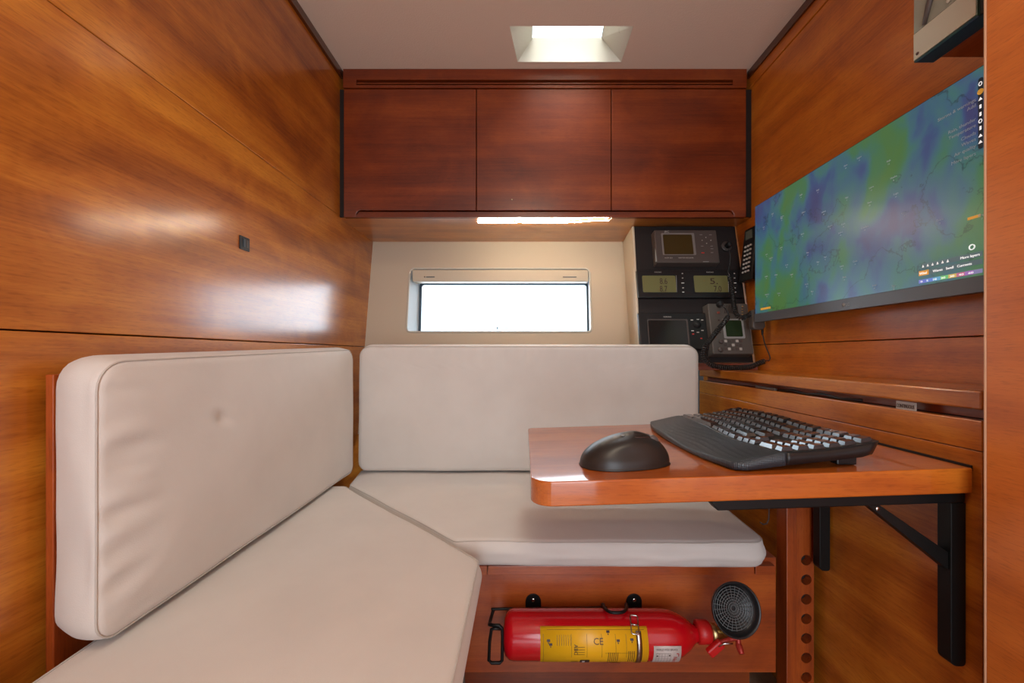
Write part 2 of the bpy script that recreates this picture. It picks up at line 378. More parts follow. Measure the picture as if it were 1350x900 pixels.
# dark cove trims at the ceiling, widened to paint in the corner shading
mb = MB(); ya, yb = .0, 1.40
mb.hexa([V(xl(ya), ya, CE-.024), V(xl(ya)+.009, ya, CE-.024), V(xl(yb)+.009, yb, CE-.024), V(xl(yb), yb, CE-.024)],
        [V(xl(ya), ya, CE), V(xl(ya)+.009, ya, CE), V(xl(yb)+.009, yb, CE), V(xl(yb), yb, CE)])
struct(mb.build('trim_1', wood('dark_trim', 1, (.05, .01, .003), (.08, .018, .004), (.12, .03, .006))))
mb = MB(); ya = .60
mb.hexa([V(xr(ya)-.009, ya, CE-.024), V(xr(ya)-.003, ya, CE-.024), V(xr(yb)-.003, yb, CE-.024), V(xr(yb)-.009, yb, CE-.024)],
        [V(xr(ya)-.009, ya, CE), V(xr(ya)-.003, ya, CE), V(xr(yb)-.003, yb, CE), V(xr(yb)-.009, yb, CE)])
struct(mb.build('trim_2', bpy.data.materials['dark_trim']))

# window wall: leaning cream liner with the window opening
def wy(z): return 1.605+(z-.03)*.198
def liner(a_, b_): return V(a_, wy(b_), b_)
WIN = rrect(-.456, .276, .0885, .350, [.022, .022, .016, .016])
mb = MB(); mb.ringplate([(-.66, -.30), (.435, -.30), (.425, .466), (-.66, .466)], WIN, liner)
wb = struct(mb.build('wall_back', M['cream']))
# outer hull around it so no light leaks
mb = MB(); mb.box(-.75, 1.0, 1.90, 1.93, -.83, .03); mb.box(-.75, 1.0, 1.90, 1.93, .40, 1.2); mb.box(-.75, -.50, 1.90, 1.93, .03, .40); mb.box(.36, 1.0, 1.90, 1.93, .03, .40)
mb.build('hull_side', M['dark'], wb)
# reveal + rounded rim + frame + glass
win = MB()
n = len(WIN); back = rrect(-.434, .283, .062, .3035, [.018]*4)
A = [liner(*p) for p in WIN]; B = [V(p[0], 1.745+.1*(p[1]-.19), p[1]) for p in back]
win.add(A+B, [(i, (i+1) % n, n+(i+1) % n, n+i) for i in range(n)], True)
wo1 = struct(win.build('window_1', plain('window_reveal', (.50, .56, .60), .4)))
rim = MB(); rim.tube([p+V(0, -.001, 0) for p in A], .0035, 8, True); rim.build('rim', M['creamgloss'], wo1)
fr_ = MB(); fr_.tube([p+V(0, -.003, 0) for p in B], .0075, 8, True)
fr_.build('window_frame', M['frame'], wo1)
g = MB(); g.add([p+V(0, .004, 0) for p in B], [tuple(range(n))]); pane = g.build('pane', M['glass'], wo1)
text('GEBO', .008, V(-.075, 1.739, .1085), (1, 0, 0), (0, 0, 1), M['frame'], wo1, 'maker_mark')
mk = MB(); mk.box(-.106, -.101, 1.738, 1.739, .107, .116); mk.build('maker_sign', M['frame'], wo1)
# roller blind cassette in the top of the opening
bl = thing('blind_cassette', 'cream roller blind housing with two short slots across the window top', 'blind', (-.09, 1.68, .292))
mb = MB(); mb.box(-.447, .272, 1.668, 1.715, .2965, .3455); mb.build('housing', M['cream'], bl, bevel=.004)
for (a_, b_) in ((562, 573), (742, 760)):
    p0 = px(a_, 365, 1.667); p1 = px(b_, 365, 1.667); mb = MB(); mb.box(p0.x, p1.x, 1.6655, 1.668, p0.z-.0016, p0.z+.0016); mb.build('slot', M['frame'], bl)
mb = MB(); mb.add([px(554, 364, 1.667)+V(0, 0, 0)], []); 
mb = MB(); mb.lathe([(0, .003), (.002, .003)], px(560, 365, 1.6675), (0, -1, 0), 12); mb.build('screw', M['steel'], bl)

# cream side cheek between the liner and the instrument panel
def pY(z): return 1.372+.243*z
mb = MB()
mb.hexa([V(.4265, wy(-.10), -.10), V(.4385, wy(-.10), -.10), V(.396, pY(-.10)-.002, -.10), V(.389, pY(-.10)-.002, -.10)],
        [V(.4165, wy(.464), .464), V(.4285, wy(.464), .464), V(.407, pY(.464)-.002, .464), V(.399, pY(.464)-.002, .464)])
struct(mb.build('trim_3', M['cream'], bevel=.002))

# ------------------------------------------------------------------ overhead cabinet
cabt = thing('overhead_cabinet', 'wide cherry wood overhead cabinet with three doors above the window', 'cabinet', (.078, 1.50, .4646))
CX = (-.604, .760); CYf = 1.386
mb = MB(); mb.box(CX[0]+.001, CX[1]-.001, CYf+.018, 1.80, .4665, .899); mb.build('carcass', M['dark'], cabt)
mb = MB(); mb.box(-.665, .80, CYf+.012, 1.80, .4650, .4665); mb.build('bottom_panel', M['soffit'], cabt)
# doors; bottom rail recess is cut into the doors
zt, zn, zb = .8975, .488, .4646
xs = [CX[0], (628-688)*CYf/F, (806-688)*CYf/F, CX[1]]
for i in range(3):
    x0, x1 = xs[i]+.0012, xs[i+1]-.0012
    if i == 0: poly = [(x0, zb), (x0+.040, zb), (x0+.042, zn-.012), (x0+.047, zn-.004), (x0+.055, zn), (x1, zn), (x1, zt), (x0, zt)]
    elif i == 1: poly = [(x0, zn), (x1, zn), (x1, zt), (x0, zt)]
    else: poly = [(x0, zn), (x1-.055, zn), (x1-.047, zn-.004), (x1-.042, zn-.012), (x1-.040, zb), (x1, zb), (x1, zt), (x0, zt)]
    mb = MB(); mb.prism(poly, (0, CYf, 0), (1, 0, 0), (0, 0, 1), (0, 1, 0), .018); mb.build('door', M['cab'], cabt, bevel=.0015)
mb = MB(); mb.box(CX[0]+.04, CX[1]-.04, CYf+.010, CYf+.017, .4646, .486); mb.box(CX[0]+.04, CX[1]-.04, CYf+.002, CYf+.010, .4646, .4735)
mb.build('finger_rail', M['cab'], cabt, bevel=.001)
# head rail with a long ventilation slot
s0, s1 = px(470, 107, CYf), px(966, 107, CYf)
mb = MB(); zt0, zt1 = .9005, CE-.001
mb.box(CX[0], s0.x, CYf-.002, CYf+.018, zt0, zt1); mb.box(s1.x, CX[1], CYf-.002, CYf+.018, zt0, zt1)
mb.box(s0.x, s1.x, CYf-.002, CYf+.018, zt0, .9095); mb.box(s0.x, s1.x, CYf-.002, CYf+.018, .9275, zt1)
mb.build('head_rail', M['cab'], cabt)
mb = MB(); mb.box(s0.x, s1.x, CYf+.002, CYf+.008, .9165, .9205); mb.build('vent_slat', M['cab'], cabt)
mb = MB(); mb.box(CX[0]+.01, CX[1]-.01, CYf+.0181, CYf+.022, .9, CE-.002); mb.build('vent_back', M['dark'], cabt)
mb = MB(); mb.box(CX[0]-.016, CX[0]+.0005, CYf+.006, CYf+.03, .4665, .899); mb.build('shadow_gap_strip', M['dark'], cabt)  # dark filler strips whose colour stands in for shade in the side gaps
mb = MB(); mb.box(CX[1]-.0005, CX[1]+.022, CYf+.006, CYf+.03, .4665, .899); mb.build('shadow_gap_strip', M['dark'], cabt)
mb = MB(); mb.lathe([(0, .0022), (.0012, .0018)], px(675, 263, CYf), (0, -1, 0), 10); mb.build('screw_cap', M['brass'], cabt)

# LED strip under the cabinet
led = thing('light_strip', 'thin glowing white strip light under the overhead cabinet', 'light', (.08, 1.42, .462))
def lp(u, dv=0): return px(u, 294, 1.42)+V(0, dv, 0)
pts = []
for u in range(630, 803, 3):
    x = (u-688)*1.42/F; yy = 1.425
    if 682 < u < 690: yy -= .004
    if 748 < u < 754: yy -= .004
    if u >= 754: yy -= .022*math.sin((u-754)/48*PI*.6)
    pts.append(V(x, yy, .4590))
mb = MB(); mb.tube(pts, .0018, 8); mb.build('led_tube', M['led'], led)
e_ = pts[-1]; mb = MB(); mb.tube([e_, e_+V(.006, -.002, 0), e_+V(.006, -.022, .001), e_+V(.001, -.028, .002)], .0014, 6); mb.build('lead_wire', M['creamgloss'], led)
for k_ in (0, 19, 40, 56):
    p = pts[k_]; mb = MB(); mb.box(p.x-.003, p.x+.003, p.y-.005, p.y+.005, .4628, .465); mb.build('clip', M['creamgloss'], led)

# small socket on the left wall
so = thing('wall_switch', 'small square black switch set into the left wooden wall', 'switch', (xl(.92), .92, .236))
mb = MB(); mb.box(xl(.92)-.001, xl(.92)+.003, .905, .936, .234, .264); mb.build('plate', M['black'], so, bevel=.0008)
mb = MB(); mb.box(xl(.92)+.003, xl(.92)+.0048, .913, .921, .240, .258); mb.build('rocker', plain('blue_grey_rocker', (.05, .07, .09), .3), so, bevel=.0006)
mb = MB(); mb.box(xl(.92)+.003, xl(.92)+.0042, .923, .932, .240, .258); mb.build('rocker', M['grey'], so, bevel=.0006)

# ------------------------------------------------------------------ cushions
def fbm(p, s): return noise.noise(Vector(p)*s)
def cushion(name, label, poly_pts, fr, thick, er, puff, step=.005, wr=None, parent=None, seam_in=.004, back_seam=True, group=None, cr_=.03):
    """poly_pts: rounded CCW convex outline in 2D (already sampled); fr(a,b,w) -> point, w is the outward direction of the face (0..thick)"""
    # resample the outline
    pts = poly_pts; P = []
    for i in range(len(pts)):
        a_, b_ = Vector(pts[i]), Vector(pts[(i+1) % len(pts)]); L_ = (b_-a_).length; k = max(1, int(L_/step))
        for j in range(k): P.append(a_.lerp(b_, j/k))
    n = len(P); NRM = []
    for i in range(n):
        t_ = (P[(i+1) % n]-P[i-1]).normalized(); NRM.append(Vector((t_.y, -t_.x)))
    cen = sum(P, Vector((0, 0)))/n
    SG = [(Vector(pts[i]), NN) for i in range(len(pts)) for tt in [(Vector(pts[(i+1) % len(pts)])-Vector(pts[i]))] if tt.length > 1e-6 for NN in [Vector((tt.y, -tt.x)).normalized()]]
    def edist(q): return max(0, min((a_-q).dot(nn_) for a_, nn_ in SG)-er)
    rings = []
    def ring(ins, w_, kind=0):
        r_ = []
        for i in range(n):
            q = P[i]-NRM[i]*ins; r_.append((q.x, q.y, w_))
        rings.append(r_)
    # back
    for k in range(3): a_ = k/3*PI/2; ring(er*(1-math.sin(a_)), er*(1-math.cos(a_)))
    ns = 6
    for k in range(ns+1):
        f_ = k/ns; ring(-.004*math.sin(PI*f_), er+(thick-2*er)*f_)
    for k in range(1, 5): a_ = k/4*PI/2; ring(er*(1-math.cos(a_)), thick-er+er*math.sin(a_))
    # interior: shrink toward the medial axis by scaling
    last = [Vector(q[:2]) for q in rings[-1]]
    N_ = 26
    for k in range(1, N_):
        f_ = (k/N_)**1.15; rr = []
        for i in range(n):
            q = last[i].lerp(cen, f_); d = edist(q); h = puff*(1-math.exp(-d/.06))
            rr.append((q.x, q.y, thick+h))
        rings.append(rr)
    vs = []
    for ri, rr in enumerate(rings):
        for (a_, b_, w_) in rr:
            if wr: a_, b_, w_ = wr(a_, b_, w_, ri)
            vs.append(fr(a_, b_, w_))
    fs = []
    for r_ in range(len(rings)-1):
        for i in range(n): fs.append((r_*n+i, r_*n+(i+1) % n, (r_+1)*n+(i+1) % n, (r_+1)*n+i))
    ci = len(vs); vs.append(fr(*(wr(cen.x, cen.y, thick+puff, 99) if wr else (cen.x, cen.y, thick+puff))))
    o_ = (len(rings)-1)*n
    for i in range(n): fs.append((o_+i, o_+(i+1) % n, ci))
    fs.append(tuple(range(n))[::-1])
    mb = MB(); mb.add(vs, fs, True)
    root = mb.build(name, M['fabric']); tag(root, label, 'cushion', group)
    # stitched seam round the face edge
    k = 3+ns+1+1
    sp = []
    for i in range(n):
        a_, b_, w_ = rings[k][i]; q = (a_+NRM[i].x*.0006, b_+NRM[i].y*.0006, w_+.0006)
        if wr: q = wr(*q, k)
        sp.append(fr(*q))
    sm_ = MB(); sm_.tube(sp, .0013, 5, True); sm_.build('seam', M['seam'], root)
    return root
def rpoly(pts, rs, n=6):
    """convex polygon with rounded corners"""
    out = []; m_ = len(pts)
    for i in range(m_):
        p, a_, b_ = Vector(pts[i]), Vector(pts[i-1]), Vector(pts[(i+1) % m_]); r_ = rs[i]
        u = (a_-p).normalized(); v_ = (b_-p).normalized(); th = u.angle(v_)/2; d = r_/math.tan(th)
        p0, p1 = p+u*d, p+v_*d; c_ = p+(u+v_).normalized()*(r_/math.sin(th))
        a0 = math.atan2(p0.y-c_.y, p0.x-c_.x); a1 = math.atan2(p1.y-c_.y, p1.x-c_.x)
        while a1 < a0: a1 += 2*PI
        for k in range(n+1): a_k = a0+(a1-a0)*k/n; out.append((c_.x+r_*math.cos(a_k), c_.y+r_*math.sin(a_k)))
    return out
SZ = -.373
# seat cushion under the window (long one along the back)
def wr_back_seat(a_, b_, w_, k):
    w_ += .0025*fbm((a_, b_, 3), 7)*(1 if k > 8 else .3)
    if k <= 12:
        b_ += .003*fbm((a_*6, w_*30, 1), 2)*(1 if b_ < 1.0 else 0)
    return a_, b_, w_
poly = rpoly([(-.138, .828), (.497, .818), (.520, 1.350), (-.528, 1.350), (-.502, 1.186)], [.02, .035, .02, .02, .02])
cushion('seat_cushion', 'cream seat cushion running under the window along the back bench', poly, lambda a_, b_, w_: V(a_, b_, SZ-.058+w_), .055, .014, .006, wr=wr_back_seat)
# seat cushion along the left wall, with the cut-off corner
def wr_left_seat(a_, b_, w_, k):
    if k > 8: w_ += .004*fbm((a_, b_, 8), 5)
    return a_, b_, w_
poly = rpoly([(-.562, -.55), (-.080, -.55), (-.076, .752), (-.500, 1.168), (-.562, 1.168)], [.02, .03, .035, .02, .02])
cushion('seat_cushion', 'cream seat cushion in the left foreground with one cut-off corner', poly, lambda a_, b_, w_: V(a_, b_, SZ-.058+w_+.002), .055, .012, .005, wr=wr_left_seat)
# back cushion under the window
def wr_bb(a_, b_, w_, k):
    if k > 8:
        w_ += .003*fbm((a_, b_, 5), 6)
        if b_ > -.04: w_ += .002*fbm((a_*5, b_, 1), 9)
    return a_, b_, w_
poly = rpoly([(-.516, SZ+.005), (.557, SZ+.005), (.557, .028), (-.512, .028)], [.03, .03, .035, .035])
cushion('back_cushion', 'cream back cushion standing upright below the window', poly, lambda a_, b_, w_: V(a_, 1.356-w_, b_), .072, .014, .006, wr=wr_bb)
# back cushion along the left wall
def wr_lb(a_, b_, w_, k):
    # a runs along Y, b along Z
    near = max(0, 1-(a_-.50)/.09)
    if k > 9 and a_ > .5: w_ += .0055*near*min(1, max(0, (k-11)/3))*noise.noise(Vector((a_*8, b_*42, 2)))
    if k > 9: w_ += .003*fbm((a_, b_, 9), 5); w_ -= .006*math.exp(-(((a_-.70)**2+(b_+.11)**2)/.00012))
    if k <= 9: a_ += (.005*fbm((b_*5, w_*8, 3), 2) if a_ < .6 else 0)
    return a_, b_, w_
poly = rpoly([(.497, SZ+.010), (1.262, SZ+.010), (1.266, .018), (.497, -.006)], [.03, .025, .04, .04])
# thickness direction is +X; back plane a little further from the camera at the near end
def frl(a_, b_, w_):
    back_ = xl(a_)+.024+.004; t_ = w_/.078
    lean = .026*(1-t_)*max(0, 1-(a_-.497)/.12)
    return V(back_+t_*(-.517-back_)+(w_-.078 if w_ > .078 else 0)*0+(max(0, w_-.078)), a_+lean, b_)
cushion('back_cushion', 'cream back cushion leaning upright along the left wooden wall', [(p[0], p[1]) for p in poly], frl, .078, .014, .006, wr=wr_lb)
# backing board of the left cushion
mb = MB(); yb = 1.26
mb.hexa([V(xl(.53)+.013, .53, -.83), V(xl(.53)+.0235, .53, -.83), V(xl(yb)+.0235, yb, -.83), V(xl(yb)+.013, yb, -.83)], [V(xl(.53)+.013, .53, -.026), V(xl(.53)+.0235, .53, -.026), V(xl(yb)+.0235, yb, -.026), V(xl(yb)+.013, yb, -.026)]); ob_ = mb.build('backing_board', M['trimz'], bevel=.001)
tag(ob_, 'narrow cherry wood board edge behind the near end of the left cushion', 'board')

# ------------------------------------------------------------------ bench bases
bb = thing('bench_base', 'cherry wood bench base carrying the red extinguisher', 'bench', (.2, .90, -.83))
mb = MB(); mb.box(-.125, .541, .872, 1.36, -.677, -.461); mb.build('front_panel', M['bench'], bb, bevel=.001)
mb = MB(); mb.box(-.125, -.083+.010, .853, .872, -.459, -.4405); mb.box(-.0705, .484, .853, .872, -.459, -.4405); mb.box(.4865, .528, .853, .872, -.459, -.4405); mb.build('lower_rail', M['bench'], bb, bevel=.0008)
mb = MB(); mb.box(-.125, .541, .8725, 1.36, -.4605, -.4325); mb.build('seat_board', M['bench'], bb)
mb = MB(); mb.box(-.125, .500, .90, 1.36, -.83, -.682); mb.build('plinth', M['trimx'], bb)
mb = MB(); mb.box(-.125, .541, .880, 1.36, -.682, -.677); mb.build('shadow_gap', M['dark'], bb)
lb = thing('bench_base', 'dark wood bench base below the left foreground cushion', 'bench', (-.36, .3, -.83))
mb = MB(); mb.prism([(-.598, -.55), (-.13, -.55), (-.13, .70), (-.30, .86), (-.598, .86)], (0, 0, -.83), (1, 0, 0), (0, 1, 0), (0, 0, 1), .398)
mb.build('carcass', M['trimx'], lb, bevel=.002)

# ------------------------------------------------------------------ side shelf unit (right)
UX = .65
un = thing('side_shelf_unit', 'long cherry wood side unit with shelf top below the monitor', 'shelf unit', (.71, 1.08, -.83))
ya, yb = .579, 1.50
mb = MB(); mb.box(UX, .778, ya, yb, -.079, -.052); mb.build('shelf_top', M['unit'], un, bevel=.003)
mb = MB(); mb.box(UX+.030, .778, ya, yb, -.0945, -.079); mb.build('recess_back', M['trimy'], un)
mb = MB(); mb.box(UX, UX+.016, ya, yb, -.1375, -.0945); mb.build('upper_strip', M['unit'], un, bevel=.0015)
mb = MB(); mb.box(UX+.0005, UX+.016, ya, yb, -.83, -.1385); mb.build('side_panel', M['unit'], un, bevel=.0008)
mb = MB(); mb.box(UX+.0165, .778, ya+.001, yb, -.83, -.0946); mb.build('carcass', M['dark'], un)
# things lying in the recess under the shelf lip
mb = MB(); mb.box(UX+.006, UX+.0075, .682, .718, -.0945, -.081); lbq = mb.build('label_strip', M['print']); tag(lbq, 'grey lettered strip tucked in the slot under the shelf lip', 'label')
text('CONTINUOUS', .009, V(UX+.0055, .716, -.0915), (0, -1, 0), (0, 0, 1), M['ink'], lbq, 'lettering', fit=.032)
mb = MB(); mb.tube([V(UX+.010, 1.05, -.0915), V(UX+.012, 1.0, -.088), V(UX+.010, .95, -.0915), V(UX+.012, .90, -.087), V(UX+.010, .85, -.0915), V(UX+.014, .80, -.0895)], .0025, 8); tag(mb.build('cable', M['black']), 'black cable lying in the slot under the shelf lip', 'cable')
mb = MB(); mb.box(UX+.004, UX+.012, 1.06, 1.15, -.0945, -.0875); tag(mb.build('pen_case', M['grey'], bevel=.002), 'flat dark grey case lying in the slot further back', 'case')

# red-brown plinth under the instrument panel
mb = MB(); mb.box(.40, .772, 1.338, 1.40, -.0515, -.0285); tag(mb.build('panel_plinth', M['trimx'], bevel=.001), 'dark red-brown wood ledge below the instrument panel', 'ledge')

# ------------------------------------------------------------------ post with holes
po = thing('support_post', 'upright cherry wood post with a column of round holes', 'post', (.6, .90, -.83))
mb = MB(); mb.box(px(1035, 0, .89).x, px(1048, 0, .89).x, .884, .92, -.83, -.225); mb.build('stile', M['trimz'], po, bevel=.001)
mb = MB(); x0, x1 = px(1048, 0, .895).x, px(1073, 0, .895).x; hx = px(1063, 0, .895).x
ys_ = [764, 790.5, 815, 841, 867, 892]
zs = [px(0, y_, .895).z for y_ in (738, 713)]+[px(0, y_, .895).z for y_ in ys_]; dz = .0427
zs = [-.450-dz*k+dz for k in range(9)]
zs = [px(0, 764, .895).z+dz*(1-k) for k in range(9)]
zprev = -.225
mb.box(x0, x1, .895, .897, zs[0]+dz/2, -.225)
for z_ in zs:
    hole = [(hx+.0115*math.cos(2*PI*k/20), z_+.0115*math.sin(2*PI*k/20)) for k in range(20)]
    mb.ringplate([(x0, z_-dz/2), (x1, z_-dz/2), (x1, z_+dz/2), (x0, z_+dz/2)], hole, lambda a_, b_: V(a_, .895, b_))
    mb.add([V(a_, .895, b_) for a_, b_ in hole]+[V(a_, .915, b_) for a_, b_ in hole], [(i, (i+1) % 20, 20+(i+1) % 20, 20+i) for i in range(20)], True)
mb.build('drilled_rail', M['trimz'], po)
mb = MB(); mb.box(x0, x1+.003, .916, .94, -.83, -.225); mb.build('rail_back', M['dark'], po)

# ------------------------------------------------------------------ folding table
TX = (.013, .645); TY = (.585, 1.018); TH = .036
def tz(x): return -.1625-(.645-x)*.0325
sl = Vector((1, 0, .0325)).normalized(); tn = Vector((-.0325, 0, 1)).normalized()
tb = thing('folding_table', 'cherry wood folding table with rounded corners on black brackets', 'table', (.33, .80, -.20))
poly = rpoly([(TX[0], TY[0]), (TX[1], TY[0]), (TX[1], TY[1]), (TX[0]+.002, TY[1])], [.034, .003, .003, .014], 10)
mb = MB(); mb.add([V(a_, b_, tz(a_)-TH) for a_, b_ in poly]+[V(a_, b_, tz(a_)) for a_, b_ in poly], [tuple(range(len(poly)))[::-1], tuple(range(len(poly), 2*len(poly)))])
nn = len(poly)
for i in range(nn): mb.f.append([i, (i+1) % nn, nn+(i+1) % nn, nn+i]); mb.sm.append(False)
mb.build('tabletop', M['table'], tb, bevel=.0022, seg=3)
mb = MB(); mb.box(.646, .6495, .59, 1.02, -.168, -.160); mb.build('hinge_strip', M['dark'], tb)
def bracket(y0, lx):
    t_ = .0
    br = MB()
    zt_ = tz(.645)-TH
    # horizontal arm follows the sloping table top
    a0 = lx
    poly_ = [(a0, tz(a0)-TH-.001), (a0+.0, tz(a0)-TH-.008), (a0+.008, tz(a0)-TH-.018), (.647, tz(.647)-TH-.018), (.647, tz(.647)-TH-.001)]
    br.prism(poly_, (0, y0, 0), (1, 0, 0), (0, 0, 1), (0, 1, 0), .022)
    o_ = br.build('bracket', M['blackm'], tb, bevel=.002)
    leg = MB(); leg.prism(rrect(.6255, .6475, -.455, zt_-.0185, [.001, .001, .010, .006]), (0, y0, 0), (1, 0, 0), (0, 0, 1), (0, 1, 0), .020); leg.build('upright', M['blackm'], o_, bevel=.001)
    dg = MB(); dg.prism([(.505, -.220), (.5235, -.220), (.6250, -.290), (.6250, -.316)], (0, y0+.003, 0), (1, 0, 0), (0, 0, 1), (0, 1, 0), .014); dg.build('strut', M['blackm'], o_, bevel=.001)
    sc_ = MB(); sc_.lathe([(0, .0035), (.0015, .0028)], V(.521, y0+.0035, -.226), (0, -1, 0), 10); sc_.build('rivet', M['steel'], o_)
bracket(.597, .278); bracket(.860, .278)
mb = MB(); mb.box(.262, .292, .60, .66, tz(.27)-TH-.004, tz(.27)-TH-.0006); mb.build('pad', M['black'], tb, bevel=.001)
# wire hook hanging behind the table corner
mb = MB(); mb.tube([px(1014, 640, .93), px(1014, 668, .93), px(1013.5, 684, .93), px(1011, 690, .93), px(1006, 691, .93), px(1002, 688, .93)], .0016, 8)
tag(mb.build('wire_hook', M['ink']), 'thin dark wire hook hanging beside the right end of the back seat', 'hook')

# ------------------------------------------------------------------ mouse
def yscale(v): return v
ms = thing('computer_mouse', 'black sculpted computer mouse on the wooden table', 'mouse', (.165, .665, tz(.165)))
cx, cy = .168, .668
def mpoint(th, ph, g_=0):
    # th around, ph 0 at the base .. pi/2 on the crown
    c_, s_ = math.cos(th), math.sin(th); ex_ = 2/2.25
    bx = math.copysign(abs(c_)**ex_, c_); by = math.copysign(abs(s_)**ex_, s_)
    rr = math.cos(ph); xn = bx*rr; yn = by*rr
    x = xn*(.071 if bx > 0 else .073)+.016*(1-rr)*(1-.3*abs(xn)); y = yn*(.044-.006*xn)+.004*(1-rr)
    h = math.sin(ph)**.92*(1-.16*max(0, -xn)-.10*max(0, xn))
    y += .0035*math.exp(-((ph-.45)/.25)**2)*max(0, -s_)*math.exp(-(xn/.45)**2)
    return V(cx+x+g_, cy+y, tz(cx+x)+.002+.050*h)
mb = MB(); nth, nph = 72, 24; vs = []
for j in range(nph+1):
    for i in range(nth): vs.append(mpoint(2*PI*i/nth, PI/2*min(j/nph, .9999)))
fs = [(j*nth+i, j*nth+(i+1) % nth, (j+1)*nth+(i+1) % nth, (j+1)*nth+i) for j in range(nph) for i in range(nth)]
base = [Vector((p.x*1.0, p.y, tz(p.x)+.0008)) for p in vs[:nth]]
base = [Vector((cx+(p.x-cx)*1.02, cy+(p.y-cy)*1.04, p.z)) for p in base]
o_ = len(vs); vs += base; fs += [(i, (i+1) % nth, o_+(i+1) % nth, o_+i) for i in range(nth)]+[tuple(range(o_, o_+nth))]
mb.add(vs, fs, True); mb.build('shell', plain('satin_brown_black', (.022, .018, .016), .36), ms)
seam = MB(); seam.tube([mpoint(a_, 1.06)+V(0, 0, .0002) for a_ in [-1.5+.1*k for k in range(26)]], .0011, 5)
seam.tube([mpoint(.12, p_)+V(0, 0, .0003) for p_ in [.25+.08*k for k in range(11)]], .0010, 5); seam.build('button_seam', M['ink'], ms)
wh = MB(); p = mpoint(-.35, .98); wh.lathe([(-.004, .006), (-.003, .0078), (.003, .0078), (.004, .006)], p+V(0, 0, -.0035), (0, 1, .1), 20); wh.build('scroll_wheel', M['grey'], ms)
lg = MB(); p = mpoint(-2.2, 1.22); lg.tube([p+V(-.003, 0, .0005), p+V(0, -.001, .0006), p+V(.003, 0, .0008)], .0012, 6); lg.build('emblem', M['greylight'], ms)

# ------------------------------------------------------------------ keyboard
kb = thing('keyboard', 'black wave keyboard with dotted palm rest on the wooden table', 'keyboard', (.40, .81, tz(.40)))
KY0, KY1 = .602, 1.010
def kfront(y):  t_ = (y-KY0)/(KY1-KY0); return .316-.034*math.sin(PI*t_)**1.0*(.85+.15*math.cos(2*PI*t_))+.006*t_*0
def kback(y):   t_ = (y-KY0)/(KY1-KY0); return .532+.010*math.sin(PI*t_)
def ksurf(s_, t_):
    """s 0 front edge .. 1 back edge, t along the length: height above the table"""
    h = .010+.020*s_+.006*math.sin(min(1, s_/.34)*PI*.5)-.004*math.sin(PI*max(0, (s_-.34)/.66))
    h += .004*math.cos(t_*2*PI*1.5)*(1-abs(s_-.5))*.8
    return h
def kp(s_, t_, off=0):
    y = KY0+(KY1-KY0)*t_; x = kfront(y)+(kback(y)-kfront(y))*s_
    e1 = min(t_, 1-t_)/.03
    if e1 < 1:          # rounded corners
        ins = .014*(1-math.sqrt(max(0, 1-(1-e1)**2))); x = x+ins*max(0, 1-s_/.3)-ins*max(0, 1-(1-s_)/.3)
    return V(x, y, tz(x)+ksurf(s_, t_)+off)
ns, ntt = 30, 60
def kgrid(s0, s1, off=0, under=None, n1=ns, n2=ntt):
    vs = [kp(s0+(s1-s0)*i/n1, j/n2, off) for j in range(n2+1) for i in range(n1+1)]
    fs = [(j*(n1+1)+i, j*(n1+1)+i+1, (j+1)*(n1+1)+i+1, (j+1)*(n1+1)+i) for j in range(n2) for i in range(n1)]
    m_ = len(vs); 
    lo = []
    for j in range(n2+1):
        for i in range(n1+1):
            p = vs[j*(n1+1)+i]; s_ = s0+(s1-s0)*i/n1; lo.append(V(p.x-(.0 if s_ < .9 else .010*(s_-.9)/.1), p.y, tz(p.x)+.002+.016*s_))
    fs += [tuple(m_+q for q in f) for f in fs]
    def q_(i, j): return j*(n1+1)+i
    for i in range(n1): fs += [(q_(i, 0), q_(i+1, 0), m_+q_(i+1, 0), m_+q_(i, 0)), (q_(i, n2), q_(i+1, n2), m_+q_(i+1, n2), m_+q_(i, n2))]
    for j in range(n2): fs += [(q_(0, j), q_(0, j+1), m_+q_(0, j+1), m_+q_(0, j)), (q_(n1, j), q_(n1, j+1), m_+q_(n1, j+1), m_+q_(n1, j))]
    return vs+lo, fs
mb = MB(); mb.add(*kgrid(.345, 1), True); case = mb.build('case', M['black'], kb)
mb = MB(); mb.add(*kgrid(0, .335, .0005), True); mb.build('palm_rest', M['palm'], kb)
for yy in (.625, .985):
    mb = MB(); x = .475; mb.box(x, x+.030, yy-.008, yy+.008, tz(x+.03)+.0005, tz(x)+.016); mb.build('foot', M['black'], kb, bevel=.002)
# keys
rows = [(.395, [1.35, 1.1, 1.3, 5.6, 1.3, 1.1, 1.1, 1.35, 'g', 1, 1, 1, 'g', 2.05, 1]),
        (.505, [2.2]+[1]*10+[2.5, 'g', 'g1', 1, 'g1', 'g', 1, 1, 1, 1]),
        (.610, [1.7]+[1]*11+[2.0, 'g', 'g1', 'g1', 'g1', 'g', 1, 1, 1]),
        (.715, [1.4]+[1]*12+[1.4, 'g', 1, 1, 1, 'g', 1, 1, 1]),
        (.820, [1]*13+[1.8, 'g', 1, 1, 1, 'g', 1, 1, 1, 1]),
        (.930, [1, 'g', 1, 1, 1, 1, 'g', 1, 1, 1, 1, 'g', 1, 1, 1, 1, 'g', 1, 1, 1, 'g', 1, 1])]
km = MB(); a_ = .5
km.add([V(-.5, -.5, 0), V(.5, -.5, 0), V(.5, .5, 0), V(-.5, .5, 0), V(-.31, -.40, 1), V(.44, -.40, 1), V(.44, .40, 1), V(-.31, .40, 1)],
       [(3, 2, 1, 0), (4, 5, 6, 7), (0, 1, 5, 4), (1, 2, 6, 5), (2, 3, 7, 6), (3, 0, 4, 7)])
key0 = None; cnt = 0
